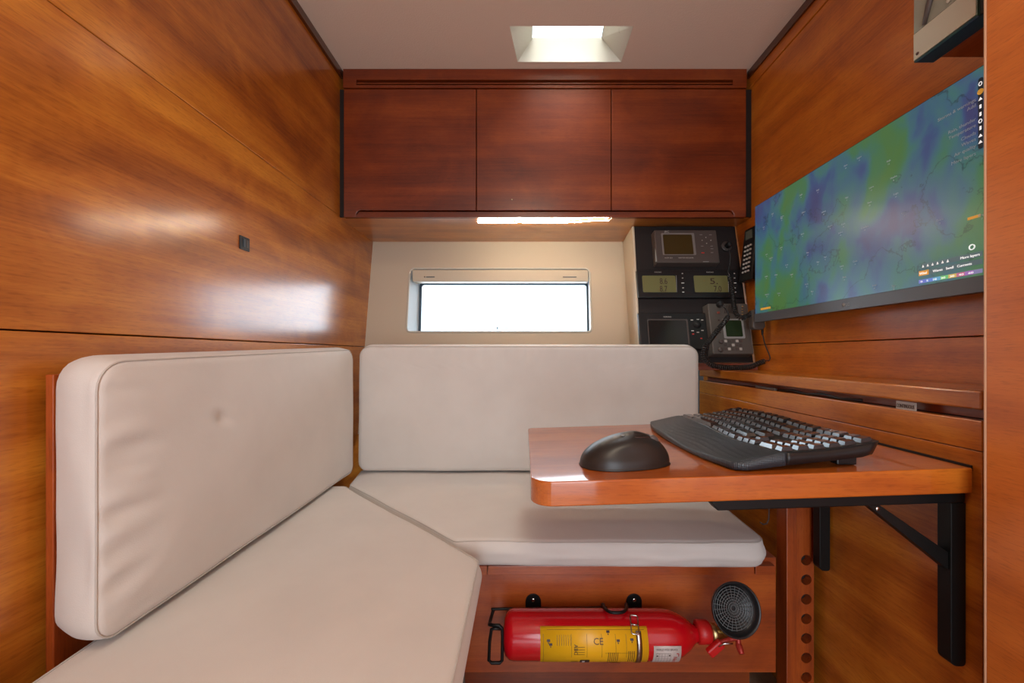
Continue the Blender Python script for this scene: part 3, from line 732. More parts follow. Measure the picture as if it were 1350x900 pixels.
for (s_, ws) in rows:
    tot = sum((.35 if q == 'g' else 1 if q == 'g1' else q) for q in ws); pos = 0
    for q in ws:
        wd = .35 if q == 'g' else 1 if q == 'g1' else q
        tc_ = 1-(.035+.935*(pos+wd/2)/tot); pos += wd
        if isinstance(q, str): continue
        p = kp(s_, tc_, .0); ds = (kp(s_+.02, tc_)-kp(s_-.02, tc_)).normalized(); dt = (kp(s_, min(1, tc_+.01))-kp(s_, tc_-.01)).normalized()
        nrm = ds.cross(dt).normalized(); ln = .935*wd/tot*(KY1-KY0)
        if key0 is None:
            o_ = km.build('key', M['key'], kb, origin=(0, 0, 0)); key0 = o_
        else: o_ = key0.copy(); C.objects.link(o_)
        dt2 = nrm.cross(ds)
        R_ = Matrix((ds, dt2, nrm)).transposed().to_4x4()
        o_.parent = kb
        o_.matrix_local = Matrix.Translation(p-ORG[kb.name]-nrm*.0008) @ R_ @ Matrix.Diagonal((.0185, ln-.0022, .0065, 1))
        cnt += 1
print('keys', cnt)

# ------------------------------------------------------------------ monitor
tv = thing('monitor', 'wide wall monitor showing a blue and green weather map', 'monitor', (.74, .95, .0985))
def tx(y): return .72+.011*(1.266-y)
TY0, TY1, TZ0, TZ1 = .618, 1.266, .0985, .457
def slab(y0, y1, z0, z1, x0, x1):
    mb = MB(); mb.hexa([V(tx(y0)+x0, y0, z0), V(tx(y0)+x1, y0, z0), V(tx(y1)+x1, y1, z0), V(tx(y1)+x0, y1, z0)],
                       [V(tx(y0)+x0, y0, z1), V(tx(y0)+x1, y0, z1), V(tx(y1)+x1, y1, z1), V(tx(y1)+x0, y1, z1)]); return mb
slab(TY0, TY1, TZ0, TZ1, .0006, .014).build('housing', M['black'], tv, bevel=.002)
slab(TY0+.10, TY1-.10, TZ0+.02, TZ0+.20, .014, .038).build('rear_housing', M['black'], tv, bevel=.004)
slab(TY0+.25, TY1-.25, TZ0+.1, TZ0+.18, .038, .060).build('wall_mount', M['blackm'], tv)
slab(TY0, TY1, TZ0, TZ0+.026, -.0015, .001).build('chin', M['chin'], tv, bevel=.0008)
scn = slab(TY0+.0015, TY1-.002, TZ0+.0265, TZ1-.0022, 0, .0012).build('screen', M['map'], tv)
def tp(y, z, l_=0): return V(tx(y)-.0005-l_, y, z)
exv = Vector((.011, -1, 0)).normalized(); up = V(0, 0, 1)
yy0 = (1298-688)
def tvy(u): return .727*F/(u-688) if u > 1250 else None
def ty(u):     # depth of the monitor face seen at column u
    y = 1.0
    for _ in range(12): y = tx(y)*F/(u-688)
    return y
def tvz(u, v): return (467-v)*ty(u)/F
def tpp(u, v, l_=0): y = ty(u); return V(tx(y)-.0004-l_, y, (467-v)*y/F)
# toolbar with icons
y0_, y1_ = ty(1297.2), ty(1290.5)
mb = MB(); mb.prism(rrect(0, y1_-y0_, 0, .112, .003, 4), V(tx(y0_)-.0010, y0_, .4025-.077), (0, 1, 0), (0, 0, 1), (-1, 0, 0), .0004); mb.build('toolbar', M['tvbar'], tv)
yc = (y0_+y1_)/2; icons = MB(); zt_ = .4025+.025
for k, zz in enumerate((.428, .4155, .404, .392, .380, .369, .358, .346, .336)):
    if k == 1: continue
    if k in (0, 5): icons.tube([V(tx(yc)-.0016, yc+.0022*math.cos(a), zz+.0030*math.sin(a)) for a in [2*PI*q/10 for q in range(10)]], .0006, 4, True)
    elif k in (2, 7, 8): icons.add([V(tx(yc)-.0016, yc-.003, zz-.002), V(tx(yc)-.0016, yc+.003, zz-.002), V(tx(yc)-.0016, yc, zz+.003)], [(0, 1, 2)])
    else: icons.add([V(tx(yc)-.0016, yc-.0015, zz-.003), V(tx(yc)-.0016, yc+.0015, zz-.003), V(tx(yc)-.0016, yc+.0015, zz+.003), V(tx(yc)-.0016, yc-.0015, zz+.003)], [(0, 1, 2, 3)])
icons.build('toolbar_icons', M['tvwhite'], tv)
mb = MB(); mb.lathe([(0, .0045), (.0005, .0045)], V(tx(yc)-.0014, yc, .4155), (-1, 0, 0), 16); mb.build('highlighted_icon', M['orange'], tv)
# menu words, right aligned beside the toolbar
tx_ = MB()
ye = y1_+.003
for wv, zz in (('Storms & warnings', .405), ('Add', .396), ('Rain, thunder', .374), ('Temperature', .364), ('Clouds', .352), ('Waves', .342), ('Air quality', .331), ('More layers', .319)):
    text(wv, .0078, V(tx(ye)-.0005, ye, zz), exv, up, None, None, '', align='RIGHT', sub=tx_)
names = ['Vigo', 'Porto', 'Faro', 'Olhao', 'Evora', 'Lagos', 'Beja', 'Sines', 'Lisboa', 'Cadiz', 'Huelva', 'Leiria', 'Coimbra', 'Aveiro', 'Braga', 'Leon', 'Lugo', 'Ronda']
rnd = random.Random(3)
for k in range(54):
    y = TY0+.035+(k % 9)*.068+rnd.uniform(-.034, .034); z = TZ0+.055+(k//9)*.050+rnd.uniform(-.025, .025)
    if y < .78 and (z > .30 or z < .20): continue
    text(rnd.choice(names), .0052, tp(y, z), exv, up, None, None, '', align='CENTER', sub=tx_)
    text('%d' % rnd.randint(3, 19), .0042, tp(y, z-.006), exv, up, None, None, '', align='CENTER', sub=tx_)
tx_.build('map_lettering', M['tvtext'], tv)
# lower-right control strip
def tquad(u0, v0, u1, v1, h, mat, name, l_=.0006):
    a, b = tpp(u0, v0, l_), tpp(u1, v1, l_); q = MB(); y_ = V(0, 0, h)
    q.add([a, b, b+y_, a+y_], [(0, 1, 2, 3)]); return q.build(name, mat, tv, solid=.0002)
za = TZ0+.0265
ya_, yb_ = ty(1296), ty(1212)
def strip(y0, y1, z0, z1, mat, name, l_=.0006):
    q = MB(); q.add([V(tx(y0)-l_, y0, z0), V(tx(y1)-l_, y1, z0), V(tx(y1)-l_, y1, z1), V(tx(y0)-l_, y0, z1)], [(0, 1, 2, 3)]); return q.build(name, mat, tv, solid=.0002)
dimbar = plain('screen_dim_bar', (.05, .08, .09), .4, emit=(.06, .09, .10), es=.8)
strip(ya_, yb_-.006, za+.018, za+.0265, dimbar, 'time_bar'); strip(ya_, yb_-.006, za+.0300, za+.0385, dimbar, 'layer_bar')
strip(yb_-.018, yb_, za+.0175, za+.0265, M['orange'], 'highlighted_tab', .0009)
cols = [(.10, .13, .4), (.08, .15, .42), (.08, .25, .4), (.10, .35, .12), (.40, .30, .08), (.35, .10, .18), (.22, .10, .32), (.15, .14, .28)]
n_ = len(cols)
for k, cc in enumerate(cols):
    strip(yb_-(yb_-ya_)*(k+1)/n_, yb_-(yb_-ya_)*k/n_, za+.004, za+.0105, plain('legend_%d' % k, cc, .4, emit=cc, es=.9), 'legend_swatch', .0008)
tx2 = MB()
text('Wind', .006, V(tx(yb_)-.0012, yb_-.002, za+.0195), exv, up, None, None, '', sub=tx2)
text('Waves   Swell   Currents', .006, V(tx(yb_)-.0010, yb_-.026, za+.0195), exv, up, None, None, '', sub=tx2, fit=.062)
text('More layers', .006, V(tx(ya_)-.0010, ya_+.003, za+.0318), exv, up, None, None, '', align='RIGHT', sub=tx2)
text('0   5   10   20   30   40   60', .0045, V(tx(yb_)-.0012, yb_-.004, za+.0052), exv, up, None, None, '', sub=tx2, fit=.086)
for k in range(6):
    y = yb_-.006-.0085*k; tx2.add([V(tx(y)-.0012, y, za+.032), V(tx(y)-.0012, y-.004, za+.032), V(tx(y)-.0012, y-.002, za+.037)], [(0, 1, 2)])
y = ty(1282); tx2.tube([V(tx(y)-.0008, y+.004*math.cos(a), za+.048+.004*math.sin(a)) for a in [2*PI*q/14 for q in range(14)]], .0009, 4, True)
tx2.build('strip_lettering', M['tvwhite'], tv)
strip(ty(1016), ty(1003), TZ0+.0345, TZ0+.0405, M['orange'], 'map_badge')
strip(ty(1293), ty(1276), .1+.118, .1+.1225, M['orange'], 'corner_badge')
y = ty(1115)
lgm = MB(); lgm.lathe([(0, .0042), (.0006, .0042)], V(tx(y)-.0015, y+.004, TZ0+.0125), (-1, 0, 0), 18); lgm.build('logo_disc', M['greylight'], tv)
text('LG', .0095, V(tx(y)-.0016, y-.002, TZ0+.0092), exv, up, M['greylight'], tv, 'logo')

# ------------------------------------------------------------------ box at the top right
bx = thing('equipment_box', 'silver and black box with clear cover high on the right wall', 'equipment box', (.70, .64, .487))
X0 = .652
yn, yf = .588, .683
def bp_(u, v, x=X0): y = x*F/(u-688); return V(x, y, (467-v)*y/F)
mb = MB(); mb.box(X0+.006, .688, yn-.004, yf+.002, .4865, .640); mb.build('housing', M['black'], bx, bevel=.002)
mb = MB(); mb.box(X0+.002, X0+.0058, yn, yf, .486, .640); mb.build('edge_plate', M['acryl'], bx)
mb = MB(); mb.box(X0, X0+.002, yn+.001, yf-.001, .488, .5315); mb.build('face_plate', M['silver'], bx, bevel=.0005)
mb = MB(); mb.box(X0+.0008, X0+.002, yn+.003, yf-.001, .5325, .640); mb.build('clear_cover', plain('smoky_clear_cover', (.24, .25, .20), .18, coat=.8), bx)
mb = MB(); mb.tube([V(X0-.0005, yf-.02, .5335), V(X0-.0005, yf-.028, .560), V(X0-.0005, yf-.045, .60), V(X0-.0005, yf-.06, .638)], [.003, .0045, .005, .005], 8); mb.build('hose', M['grey'], bx)
mb = MB(); mb.tube([V(X0-.0004, yf-.058, .5400), V(X0-.0004, yf-.064, .575), V(X0-.0004, yf-.072, .638)], .0018, 8); mb.build('tube', M['silver'], bx)
mb = MB(); mb.lathe([(0, .0035), (.002, .003)], V(X0, yf-.058, .5400), (-1, 0, 0), 12); mb.build('tube_end', M['creamgloss'], bx)
for (y, z) in ((yf-.008, .4955), (yn+.012, .526)):
    mb = MB(); mb.lathe([(0, .0026), (.0012, .002)], V(X0, y, z), (-1, 0, 0), 12); mb.build('screw', M['ink'], bx)
mb = MB(); mb.box(.6885, .785, .60, .680, .492, .640); tag(mb.build('mounting_block', M['trimy'], bevel=.002), 'cherry wood block between the silver box and the wall', 'block')

# ------------------------------------------------------------------ instrument panel and its instruments
pn_e2 = Vector((0, .243, 1)).normalized(); pn_n = Vector((0, -1, .243)).normalized(); ex1 = V(1, 0, 0)
def pp(u, v, lift=0):
    """point on the leaning panel seen at a pixel, raised by lift along its normal"""
    d = Vector(((u-688)/F, 1, (467-v)/F)); o_ = Vector((0, 1.372, 0))+pn_n*lift
    t_ = o_.dot(pn_n)/d.dot(pn_n); return d*t_
ip = thing('instrument_panel', 'charcoal instrument panel leaning back right of the window', 'panel', (.58, 1.40, -.028))
a, b = .397, .772
mb = MB(); z0, z1 = -.0275, .4640
mb.hexa([V(a, pY(z0), z0), V(b, pY(z0), z0), V(b, pY(z0)+.012, z0), V(a, pY(z0)+.012, z0)], [V(a+.008, pY(z1), z1), V(b, pY(z1), z1), V(b, pY(z1)+.012, z1), V(a+.008, pY(z1)+.012, z1)])
mb.build('board', M['panel'], ip, bevel=.001)
def pbox(u0, v0, u1, v1, base, h, name, mat, parent, bevel=.0015, taper=0):
    """box on the panel whose FRONT face is seen between two pixels"""
    A_ = pp(u0, v1, h); B_ = pp(u1, v0, h); w_ = B_.x-A_.x; hh = (B_-A_).dot(pn_e2)
    poly_ = rrect(0, w_, 0, hh, min(.004, w_*.2, hh*.2), 3)
    mb = MB(); n_ = len(poly_); c0 = (w_/2, hh/2)
    fr0 = [A_+ex1*p[0]+pn_e2*p[1] for p in poly_]
    bk0 = [A_+ex1*(c0[0]+(p[0]-c0[0])*(1+taper/w_))+pn_e2*(c0[1]+(p[1]-c0[1])*(1+taper/hh))-pn_n*(h-base) for p in poly_]
    mb.add(bk0+fr0, [tuple(range(n_))[::-1], tuple(range(n_, 2*n_))]+[(i, (i+1) % n_, n_+(i+1) % n_, n_+i) for i in range(n_)])
    return mb.build(name, mat, parent, bevel=bevel)
def pnl_text(s, u, v, size, lift, mat, parent, fit=None, align='CENTER', name='lettering'):
    return text(s, size, pp(u, v, lift), ex1, pn_e2, mat, parent, name, align=align, fit=fit)
# navtex receiver
nv = thing('navtex_receiver', 'grey receiver with dark screen and keypad, top of the instrument panel', 'receiver', pp(903, 347))
pbox(866, 303, 944, 346, .0005, .034, 'housing', M['grey'], nv, bevel=.003, taper=.004)
mb = MB(); mb.tube([pp(864.8, 305, .029), pp(865.4, 345, .029)], .0042, 8); mb.build('painted_side_highlight', M['greylight'], nv)  # pale tube painted as the highlight along the housing's left corner
pbox(874, 307, 915, 336, .0341, .0352, 'screen_bezel', plain('bezel_grey', (.2, .18, .17), .4), nv, bevel=.0005)
pbox(876, 309, 912, 335, .0353, .0358, 'screen', M['lcddark'], nv, bevel=0)
pnl_text('JRC', 879, 306.6, .011, .0343, M['print'], nv, align='CENTER')
pnl_text('NCR-333', 881.5, 340.5, .006, .0342, M['print'], nv, fit=.026)
pnl_text('NAVTEX RECEIVER', 904.5, 340.5, .006, .0342, M['print'], nv, fit=.052)
def pbtn(u, v, w_, h_, lift, parent, mat=None, name='button'):
    c_ = pp(u, v, lift); mb = MB(); mb.obox(c_+pn_n*.0008, ex1, pn_e2, pn_n, w_/2, h_/2, .001); return mb.build(name, mat or M['button'], parent, bevel=.0004)
for (u, v) in ((930.5, 313), (925.5, 316.8), (937, 316.8), (931.5, 320.8)): pbtn(u, v, .0028, .0028, .0342, nv)
for (u, v) in ((924, 309.5), (936.5, 309.5), (925.5, 324.5), (938, 324.5), (938.5, 328), (938.5, 333)): pbtn(u, v, .009, .0018, .0342, nv, plain('grey_button', (.25, .23, .22), .4))
pbtn(926.5, 333.3, .010, .004, .0342, nv, M['redbutton'], 'red_button')
pbtn(930.5, 345.0, .020, .0022, .0342, nv, M['greylight'], 'nameplate')
# the two depth / speed displays
def display(u0, u1, label, l1, l2, full):
    d = thing('lcd_display', label, 'display', pp((u0+u1)/2, 393), 'twin displays on the instrument panel')
    pbox(u0+1, 355.5, u1, 392, .0005, .014, 'housing', M['black'], d, bevel=.002, taper=.002)
    mb = MB(); mb.tube([pp(u0+1.2, 357, .012), pp(u0+2.6, 391, .012)], .0012, 6); mb.build('edge', M['greylight'], d)
    s0_, s1_ = u0+7, u0+49
    pbox(s0_-1, 362, s1_+2, 386.5, .0141, .0148, 'screen_bezel', M['matteblack'], d, bevel=0)
    pbox(s0_, 363.2, s1_, 385, .0149, .0154, 'screen', M['lcd'], d, bevel=0)
    mb = MB(); mb.tube([pp(s1_+1.5, 363, .0155), pp(s1_+2.2, 385, .0155)], .0009, 6); mb.build('bezel_edge', M['greylight'], d)
    pnl_text(l1, s0_+(27 if full else 25), 374.2, .031, .0155, M['ink'], d, fit=.026, name='digits')
    pnl_text(l2, s0_+(27 if full else 30), 384.4, .031, .0155, M['ink'], d, fit=.026, name='digits')
    pnl_text('FURUNO', s0_+19.5, 359.5, .006, .0141, M['print'], d, fit=.024)
    for k, (v, w_) in enumerate(((360.5, .0045), (366.5, .0045), (373, .010), (379.5, .0055), (385, .007))):
        pbtn(s1_+9.5+k*.3, v, w_, .0032, .0141, d)
display(841, 908, 'left of the twin green displays, showing 8.6 over 8.7', '8.6', '8.7', True)
display(909.5, 976, 'right of the twin green displays, showing 5 and 7.0', '5.', '7.0', False)
# plotter at the lower left
pl = thing('chart_plotter', 'black plotter with blank screen and round knob above the back cushion', 'plotter', pp(888, 470))
pbox(845, 412, 930, 460, .0005, .018, 'housing', M['black'], pl, bevel=.003, taper=.003)
mb = MB(); mb.tube([pp(845.2, 413.5, .016), pp(848, 459, .016)], .0018, 6); mb.build('edge', M['greylight'], pl)
pbox(856, 420.5, 906.5, 458, .0181, .0188, 'screen_bezel', M['grey'], pl, bevel=0)
pbox(857, 422, 904.5, 457, .0189, .0194, 'screen', M['scrblack'], pl, bevel=0)
pnl_text('FURUNO', 880, 418.5, .0065, .0181, M['print'], pl, fit=.026)
kc = pp(919, 428, .018); mb = MB(); mb.lathe([(0, .0125), (.004, .012), (.005, .008), (.009, .0075), (.010, .006)], kc, pn_n, 24); mb.build('knob', M['matteblack'], pl)
for (u, v) in ((912, 421.8), (920, 421), (925.5, 421.8), (913, 436), (926, 435.5), (920, 438)): pbtn(u, v, .008, .003, .0181, pl)
for (u, v) in ((913.8, 440.3), (924.5, 446)): pbtn(u, v, .006, .004, .0181, pl, M['redbutton'], 'red_button')
# grey radio with keypad at the lower right
rd = thing('marine_radio', 'grey marine radio with keypad and small green screen above the shelf', 'radio', pp(965, 468))
rdx0 = 940
pbox(940.5, 400, 985, 466.5, .0005, .038, 'housing', M['radio'], rd, bevel=.003, taper=.006)
mb = MB(); mb.tube([pp(939.5, 401, .035), pp(941.5, 465, .035)], .0026, 8); mb.build('edge', M['greylight'], rd)
for k in range(9): 
    mb = MB(); mb.tube([pp(955.5+k*2.1, 402.5, .0384), pp(955.5+k*2.1, 413, .0384)], .0011, 6); mb.build('speaker_slot', M['ink'], rd)
pbox(955, 420, 979.5, 446, .0381, .0392, 'screen_bezel', M['greylight'], rd, bevel=.0005)
pbox(958, 422, 977, 443.5, .0393, .0398, 'screen', M['lcdgreen'], rd, bevel=0)
for r_ in range(3):
    for c_ in range(5): pbtn(956.5+c_*5.0, 449.5+r_*5.2, .0085, .0085, .0381, rd, M['grey'] if (r_+c_) % 3 else M['print'])
for (u, v, r_) in ((950, 461, .0085), (950.5, 450.5, .0075)):
    mb = MB(); mb.lathe([(0, r_), (.003, r_*.95), (.006, r_*.8), (.007, r_*.5)], pp(u, v, .038), pn_n, 20); mb.build('dial', M['grey'], rd)
for (u, v) in ((947.5, 422), (948.5, 430), (949, 438)): pbtn(u, v, .005, .005, .0381, rd, M['ink'])
pbtn(947, 412, .009, .008, .0381, rd, plain('dull_red_button', (.25, .06, .04), .4), 'red_button')
for k in range(4): pbtn(978.5, 404+k*3.5, .005, .004, .0381, rd, M['brass'], 'terminal')
mb = MB(); mb.lathe([(0, .010), (.012, .010), (.016, .008), (.018, .004)], pp(948, 402, .038), pn_n, 20); mb.build('plug', M['matteblack'], rd)
# round socket
sk = thing('panel_socket', 'round dark socket in the panel beside the grey receiver', 'socket', pp(958, 326))
mb = MB(); mb.lathe([(0, .019), (.004, .019), (.006, .016), (.006, .011)], pp(957, 325, .0005), pn_n, 28); mb.build('ring', plain('socket_ring', (.055, .048, .045), .45), sk)
mb = MB(); mb.lathe([(0, .010), (.016, .010), (.020, .007)], pp(959, 324, .0068), pn_n+V(.1, 0, 0), 20); mb.build('plug', M['matteblack'], sk)

# coiled cords
def catmull(P, n=14):
    P = [Vector(p) for p in P]; Q = [P[0]*2-P[1]]+P+[P[-1]*2-P[-2]]; out = []
    for i in range(1, len(Q)-2):
        for k in range(n):
            t_ = k/n; a, b, c_, d = Q[i-1], Q[i], Q[i+1], Q[i+2]
            out.append(.5*((2*b)+(c_-a)*t_+(2*a-5*b+4*c_-d)*t_*t_+(3*b-a-3*c_+d)*t_**3))
    out.append(P[-1]); return out
def coil(mb, P, R_, wire, pitch):
    pts = catmull(P, 30); out = []; s_ = 0; prev = None; per = 9
    # resample by arc length
    L_ = [0]
    for i in range(1, len(pts)): L_.append(L_[-1]+(pts[i]-pts[i-1]).length)
    tot = L_[-1]; steps = int(tot/pitch*per); j = 0
    for k in range(steps+1):
        d = tot*k/steps
        while j < len(L_)-2 and L_[j+1] < d: j += 1
        f_ = (d-L_[j])/max(1e-9, L_[j+1]-L_[j]); p = pts[j].lerp(pts[j+1], f_); t_ = (pts[j+1]-pts[j]).normalized()
        u = t_.orthogonal().normalized() if prev is None else (prev-t_*prev.dot(t_)).normalized(); prev = u
        w_ = t_.cross(u); an = 2*PI*k/per; env = min(1, k/per, (steps-k)/per)
        out.append(p+(u*math.cos(an)+w_*math.sin(an))*R_*env)
    mb.tube(out, wire, 5)
def cp(u, v, Y): return px(u, v, Y)
mb = MB(); mb.tube(catmull([cp(961, 329, 1.395), cp(963, 338, 1.385), cp(962, 350, 1.375), cp(960, 358, 1.365), cp(962, 363, 1.355)]), .0018, 7)
coil(mb, [cp(962, 363, 1.350), cp(965, 380, 1.335), cp(967, 398, 1.32), cp(970, 412, 1.305), cp(977, 419, 1.30), cp(986, 416, 1.30), cp(993, 410, 1.305)], .0066, .0019, .0062)
mb.tube(catmull([cp(993, 410, 1.305), cp(997, 413, 1.305), cp(999, 420, 1.30)]), .0018, 7)
tag(mb.build('coiled_cord', M['cord']), 'black coiled cord hanging from the round panel socket', 'cord')
mb = MB(); mb.tube(catmull([pp(949, 404, .056), cp(953, 404, 1.27), cp(958, 409, 1.262), cp(961, 416, 1.262)]), .0018, 7)
coil(mb, [cp(961, 416, 1.262), cp(952, 428, 1.25), cp(940, 443, 1.245), cp(930, 457, 1.235), cp(928, 470, 1.238), cp(936, 480, 1.238), cp(952, 484, 1.238), cp(972, 484.5, 1.238), cp(988, 483.5, 1.238), cp(1000, 479, 1.24), cp(1010, 475, 1.24)], .0068, .0019, .0062)
mb.tube(catmull([cp(1010, 475, 1.24), cp(1014, 475, 1.24), cp(1015, 470, 1.24), cp(1009, 455, 1.25), cp(1005, 440, 1.26)]), .0018, 7)
tag(mb.build('coiled_cord', M['cord']), 'black coiled cord looping from the grey radio across the shelf', 'cord')
# hand microphone hanging behind the monitor's lower left corner
mi = thing('hand_microphone', 'small grey hand microphone hanging behind the monitor corner', 'microphone', cp(1003, 440, 1.28))
mb = MB(); c_ = cp(1001, 420, 1.285); mb.prism(rrect(-.020, .020, -.034, .030, .012, 5), c_, (1, 0, 0), (0, 0, 1), (0, 1, 0), .026); mb.build('body', M['radio'], mi, bevel=.004)
mb = MB(); mb.lathe([(0, .004), (.018, .003)], cp(1005, 434, 1.295), (0, 0, -1), 12); mb.build('strain_relief', M['cord'], mi)
# telephone handset on the wall
ph = thing('telephone_handset', 'black telephone handset with pale keys in the corner beside the monitor', 'telephone', (.757, 1.375, .245))
fx = .747
mb = MB(); mb.hexa([V(fx+.002, 1.335, .245), V(.777, 1.335, .245), V(.777, 1.408, .245), V(fx-.004, 1.408, .245)], [V(fx, 1.30, .415), V(.777, 1.30, .415), V(.777, 1.372, .415), V(fx-.002, 1.372, .415)])
mb.build('body', M['black'], ph, bevel=.005)
for r_ in range(7):
    for c_ in range(3):
        z = .275+r_*.0135; y = 1.352+c_*.016-(z-.245)*.2
        mb = MB(); mb.box(fx-.0055, fx-.0015, y-.0035, y+.0035, z-.0028, z+.0028); mb.build('key', M['button'], ph)
mb = MB(); mb.box(fx-.004, fx-.001, 1.325, 1.36, .378, .405); mb.build('screen', plain('handset_screen', (.10, .12, .10), .3), ph)

# ------------------------------------------------------------------ fire extinguisher
EY, EZ = .812, px(0, 838, .80).z
EZ = -.5535
fe = thing('fire_extinguisher', 'red fire extinguisher lying sideways on the bench front', 'fire extinguisher', (.15, EY, EZ-.052))
R_ = .0440; xa, xb = -.036, .345
prof = [(0, .010), (.001, .028), (.005, .037), (.012, .0422), (.020, R_), (.305, R_), (.328, .0427), (.345, .038), (.360, .030), (.370, .022), (.376, .0165), (.385, .0150)]
mb = MB(); mb.lathe(prof, V(xa, EY, EZ), (1, 0, 0), 48); mb.build('cylinder', M['red'], fe)
def wrap(x0, x1, a0, a1, rr, name, mat, n=24):
    mb = MB(); vs = []
    for k in range(n+1):
        an = math.radians(a0+(a1-a0)*k/n); y = EY-math.cos(an)*rr; z = EZ+math.sin(an)*rr; vs += [V(x0, y, z), V(x1, y, z)]
    mb.add(vs, [(2*k, 2*k+2, 2*k+3, 2*k+1) for k in range(n)], True); return mb.build(name, mat, fe, solid=.0003)
lx0, lx1 = .035, .238
yl = wrap(lx0, lx1, -85, 50, R_+.0008, 'yellow_label', M['yellow'])
wrap(.2475, .2990, -75, 9, R_+.0008, 'white_label', M['white'])
def cyl_mb(): return MB()
ink = MB()
def cpatch(mb, x0, x1, a0, a1, rr=R_+.0013):
    vs = []; n = max(1, int(abs(a1-a0)/6))
    for k in range(n+1):
        an = math.radians(a0+(a1-a0)*k/n); vs += [V(x0, EY-math.cos(an)*rr, EZ+math.sin(an)*rr), V(x1, EY-math.cos(an)*rr, EZ+math.sin(an)*rr)]
    mb.add(vs, [(2*k, 2*k+2, 2*k+3, 2*k+1) for k in range(n)])
def ctext(s, size, x, ang, mb, vert=False, fit=None, align='LEFT'):
    cu = bpy.data.curves.new('t', 'FONT'); cu.body = s; cu.size = size; cu.resolution_u = 2; cu.align_x = align
    ob = bpy.data.objects.new('t', cu); C.objects.link(ob); me = bpy.data.meshes.new_from_object(ob.evaluated_get(bpy.context.evaluated_depsgraph_get()))
    bpy.data.objects.remove(ob); xs = [v.co.x for v in me.vertices]; k = fit/(max(xs)-min(xs)) if fit else 1; rr = R_+.0014
    vs = []
    for v in me.vertices:
        a_, b_ = v.co.x*k, v.co.y
        if vert: a_, b_ = b_, -a_
        an = math.radians(ang)+b_/rr; vs.append(V(x+a_, EY-math.cos(an)*rr, EZ+math.sin(an)*rr))
    mb.add(vs, [tuple(p.vertices) for p in me.polygons]); bpy.data.meshes.remove(me)
def cpatch_(m_, x0, x1, a0, a1, rr=R_+.0013): cpatch(m_, x0, x1, a0+18, a1+18, rr)
def cpatch__(m_, x0, x1, a0, a1): cpatch(m_, x0, x1, a0+9, a1+9)
ANG = 17
# frame line and pictograms of the yellow label
cpatch_(ink, lx0+.012, lx1-.006, 24.2, 24.8); cpatch_(ink, lx0+.005, lx0+.0056, -70, 16)
for x in (.093, .122, .150, .176, .196): cpatch_(ink, x, x+.0005, -38, 16)
for k in range(7): cpatch_(ink, .066+k*.0042, .0666+k*.0042, -8, 14)
for (x, a_) in ((.047, 2), (.051, -6), (.160, 20), (.178, 2), (.204, 4)): cpatch_(ink, x, x+.006, a_-2, a_+3); cpatch_(ink, x+.002, x+.004, a_-6, a_-3)
ctext('CE', .016, .134, 12, ink); ctext('ABC', .010, .098, 13, ink, True)
for k in range(6): cpatch_(ink, .162+k*.0035, .163+k*.0035, -62, -24)
for k in range(4): cpatch_(ink, .200+k*.0035, .201+k*.0035, -58, -20)
for a_ in (-12, -18, -24, -30): cpatch_(ink, .098, .118, a_, a_+.9)
cpatch_(ink, .156, .212, -26, -25.4); cpatch_(ink, .110, .128, -70, -48); cpatch_(ink, .093, .106, -64, -62); cpatch_(ink, .093, .106, -56, -54)
ink.build('label_print', M['ink'], yl)
for pa in ((.114, .119, -66, -52), (.168, .190, -84, -70)):
    ex_ = MB(); cpatch_(ex_, *pa, R_+.0017); ex_.build('label_pictogram', M['white'], yl)
wi = MB(); ctext('WORLD WIDE SERVICE', .0055, .2515, -1.5, wi, fit=.040)
for k in range(6): cpatch__(wi, .252+k*.0055, .2523+k*.0055, -58, -18)
for a_ in (-18, -26, -34, -42, -50, -58): cpatch__(wi, .252, .2795, a_, a_+.5)
cpatch__(wi, .253, .2555, -27, -23); cpatch__(wi, .276, .2785, -25, -21); wi.build('service_print', M['ink'], fe)
wi = MB(); ctext('Nisca', .010, .2850, -18, wi, True); cpatch__(wi, .2935, .2950, -26, -18); cpatch__(wi, .2900, .2940, -19, -17); wi.build('service_logo', M['redink'], fe)
# neck, brass valve, horn, levers
mb = MB(); mb.lathe([(.345, .017), (.347, .0215), (.368, .0215), (.372, .018)], V(0, EY, EZ+.004), (1, 0, 0), 28); mb.build('neck_cap', M['redcap'], fe)
mb = MB(); mb.lathe([(.372, .014), (.374, .0165), (.383, .0165), (.386, .012), (.400, .012)], V(0, EY-.002, EZ+.004), (1, 0, 0), 24)
mb.tube([V(.395, EY-.002, EZ+.002), V(.402, EY-.012, EZ+.018), V(.406, EY-.016, EZ+.030)], [.010, .0085, .007], 12); mb.build('valve', M['brass'], fe)
hc = px(968, 802, .765); ha = Vector((.10, -1, .30)).normalized()
mb = MB(); mb.lathe([(-.030, .012), (-.022, .022), (-.010, .040), (.004, .0465), (.008, .0475), (.010, .0455), (.004, .0435), (-.004, .040), (-.006, .001)], hc, ha, 44); hn = mb.build('horn', M['black'], fe)
gm = MB(); u_ = ha.orthogonal().normalized(); w_ = ha.cross(u_)
for r_ in (.005, .0095, .014, .0185, .023, .0275, .032, .0365): gm.tube([hc+ha*(-.0025)+(u_*math.cos(a)+w_*math.sin(a))*r_ for a in [2*PI*q/32 for q in range(32)]], .0007, 4, True)
for k in range(24): a = 2*PI*k/24; d = u_*math.cos(a)+w_*math.sin(a); gm.tube([hc+ha*(-.0025)+d*.005, hc+ha*(-.0025)+d*.038], .00055, 4)
gm.build('grille', plain('grille_grey', (.13, .14, .14), .4), hn)
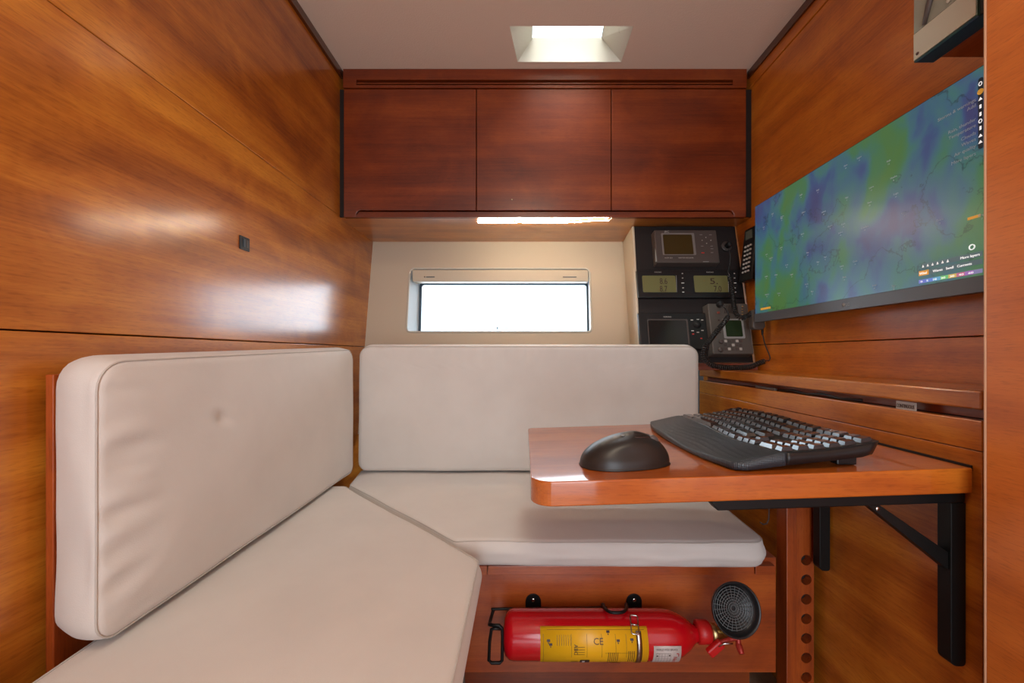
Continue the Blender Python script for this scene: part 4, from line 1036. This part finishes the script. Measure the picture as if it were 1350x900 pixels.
# carrying handle and trigger lever
mb = MB(); a, b = px(952, 846, .79), px(934, 862, .79)
d = (b-a).normalized(); mb.obox((a+b)/2, d, d.cross(V(0, 1, 0)), V(0, 1, 0), .017, .0085, .006); mb.build('carry_handle', M['redcap'], fe, bevel=.003)
mb = MB(); mb.tube(catmull([px(950, 846, .79), px(962, 842, .785), px(972, 841, .78), px(974, 850, .775), px(978, 862, .765)], 6), [.004]*6+[.005]*12+[.006]*5+[.005]*2, 10); mb.build('trigger_lever', plain('worn_red_lever', (.35, .03, .02), .35, .3), fe)
mb = MB(); mb.tube([px(947, 852, .785), px(955, 848, .782), px(966, 848, .78)], .0016, 6); mb.build('safety_pin', M['steel'], fe)
# steel strap with buckle
wrap(.2155, .2255, -88, 40, R_+.0022, 'strap', M['steel'])
mb = MB(); sx = .2175; a = math.radians(52); 
c_ = V(sx-.002, EY-math.cos(a)*(R_+.003), EZ+math.sin(a)*(R_+.003)); tn_ = V(.12, math.sin(a), math.cos(a)).normalized(); nn_ = V(0, -math.cos(a), math.sin(a)); cr1 = tn_.cross(nn_).normalized()
mb.tube([c_+tn_*q0+cr1*q1 for q0, q1 in rrect(-.016, .016, -.007, .007, .003, 3)], .0012, 6, True); mb.tube([c_-cr1*.007, c_+cr1*.007], .0014, 6); mb.build('buckle', M['steel'], fe)
# wall bracket: tabs, rods and end stirrup
br = thing('extinguisher_bracket', 'black wire bracket with round tabs holding the red extinguisher', 'bracket', (.1, .865, -.62))
PYF = .8715
for (u, tall) in ((703, 0), (836, 1)):
    c_ = px(u, 793, .869); poly_ = [(-.0165, -.020)]+[(-.0165*math.cos(q), .0165*math.sin(q)) for q in [PI*k/12 for k in range(13)]]+[(.0165, -.020)]
    mb = MB(); mb.prism(poly_, c_, (1, 0, 0), (0, 0, 1), (0, 1, 0), .0022); mb.build('tab', M['blackm'], br, bevel=.0006)
    mb = MB(); mb.lathe([(0, .0045), (.0015, .0035)], c_+V(0, -.0002, .004), (0, -1, 0), 14); mb.build('screw', M['steel'], br)
mb = MB(); Yr = .848
mb.tube(catmull([px(800, 801, Yr), px(730, 802, Yr), px(655, 802.5, Yr), px(651, 804, Yr)], 8), .0028, 8)
mb.tube([px(652, 802.5, Yr), px(650, 805, Yr), px(646, 819, .815), px(645, 823, .80), px(650, 824, .79), px(658, 824, .79), px(662, 828, .79), px(662.5, 840, .79), px(662, 870, .79), px(659, 873.5, .79), px(648, 873.5, .79), px(644.5, 870, .79), px(645.5, 845, .79), px(648, 829, .79), px(652, 828, .79), px(660, 828.5, .79)], .0032, 8)
mb.build('wire_frame', M['blackm'], br)
mb = MB(); mb.tube(catmull([px(795, 797, .86), px(797, 801, .82), px(803, 806, .795), px(813, 807.5, .79), px(822, 806, .795), px(826, 801, .82), px(826, 797, .86)], 6), [.0045]*3+[.003]*31+[.0045]*3, 8); mb.build('hook_wire', M['blackm'], br)
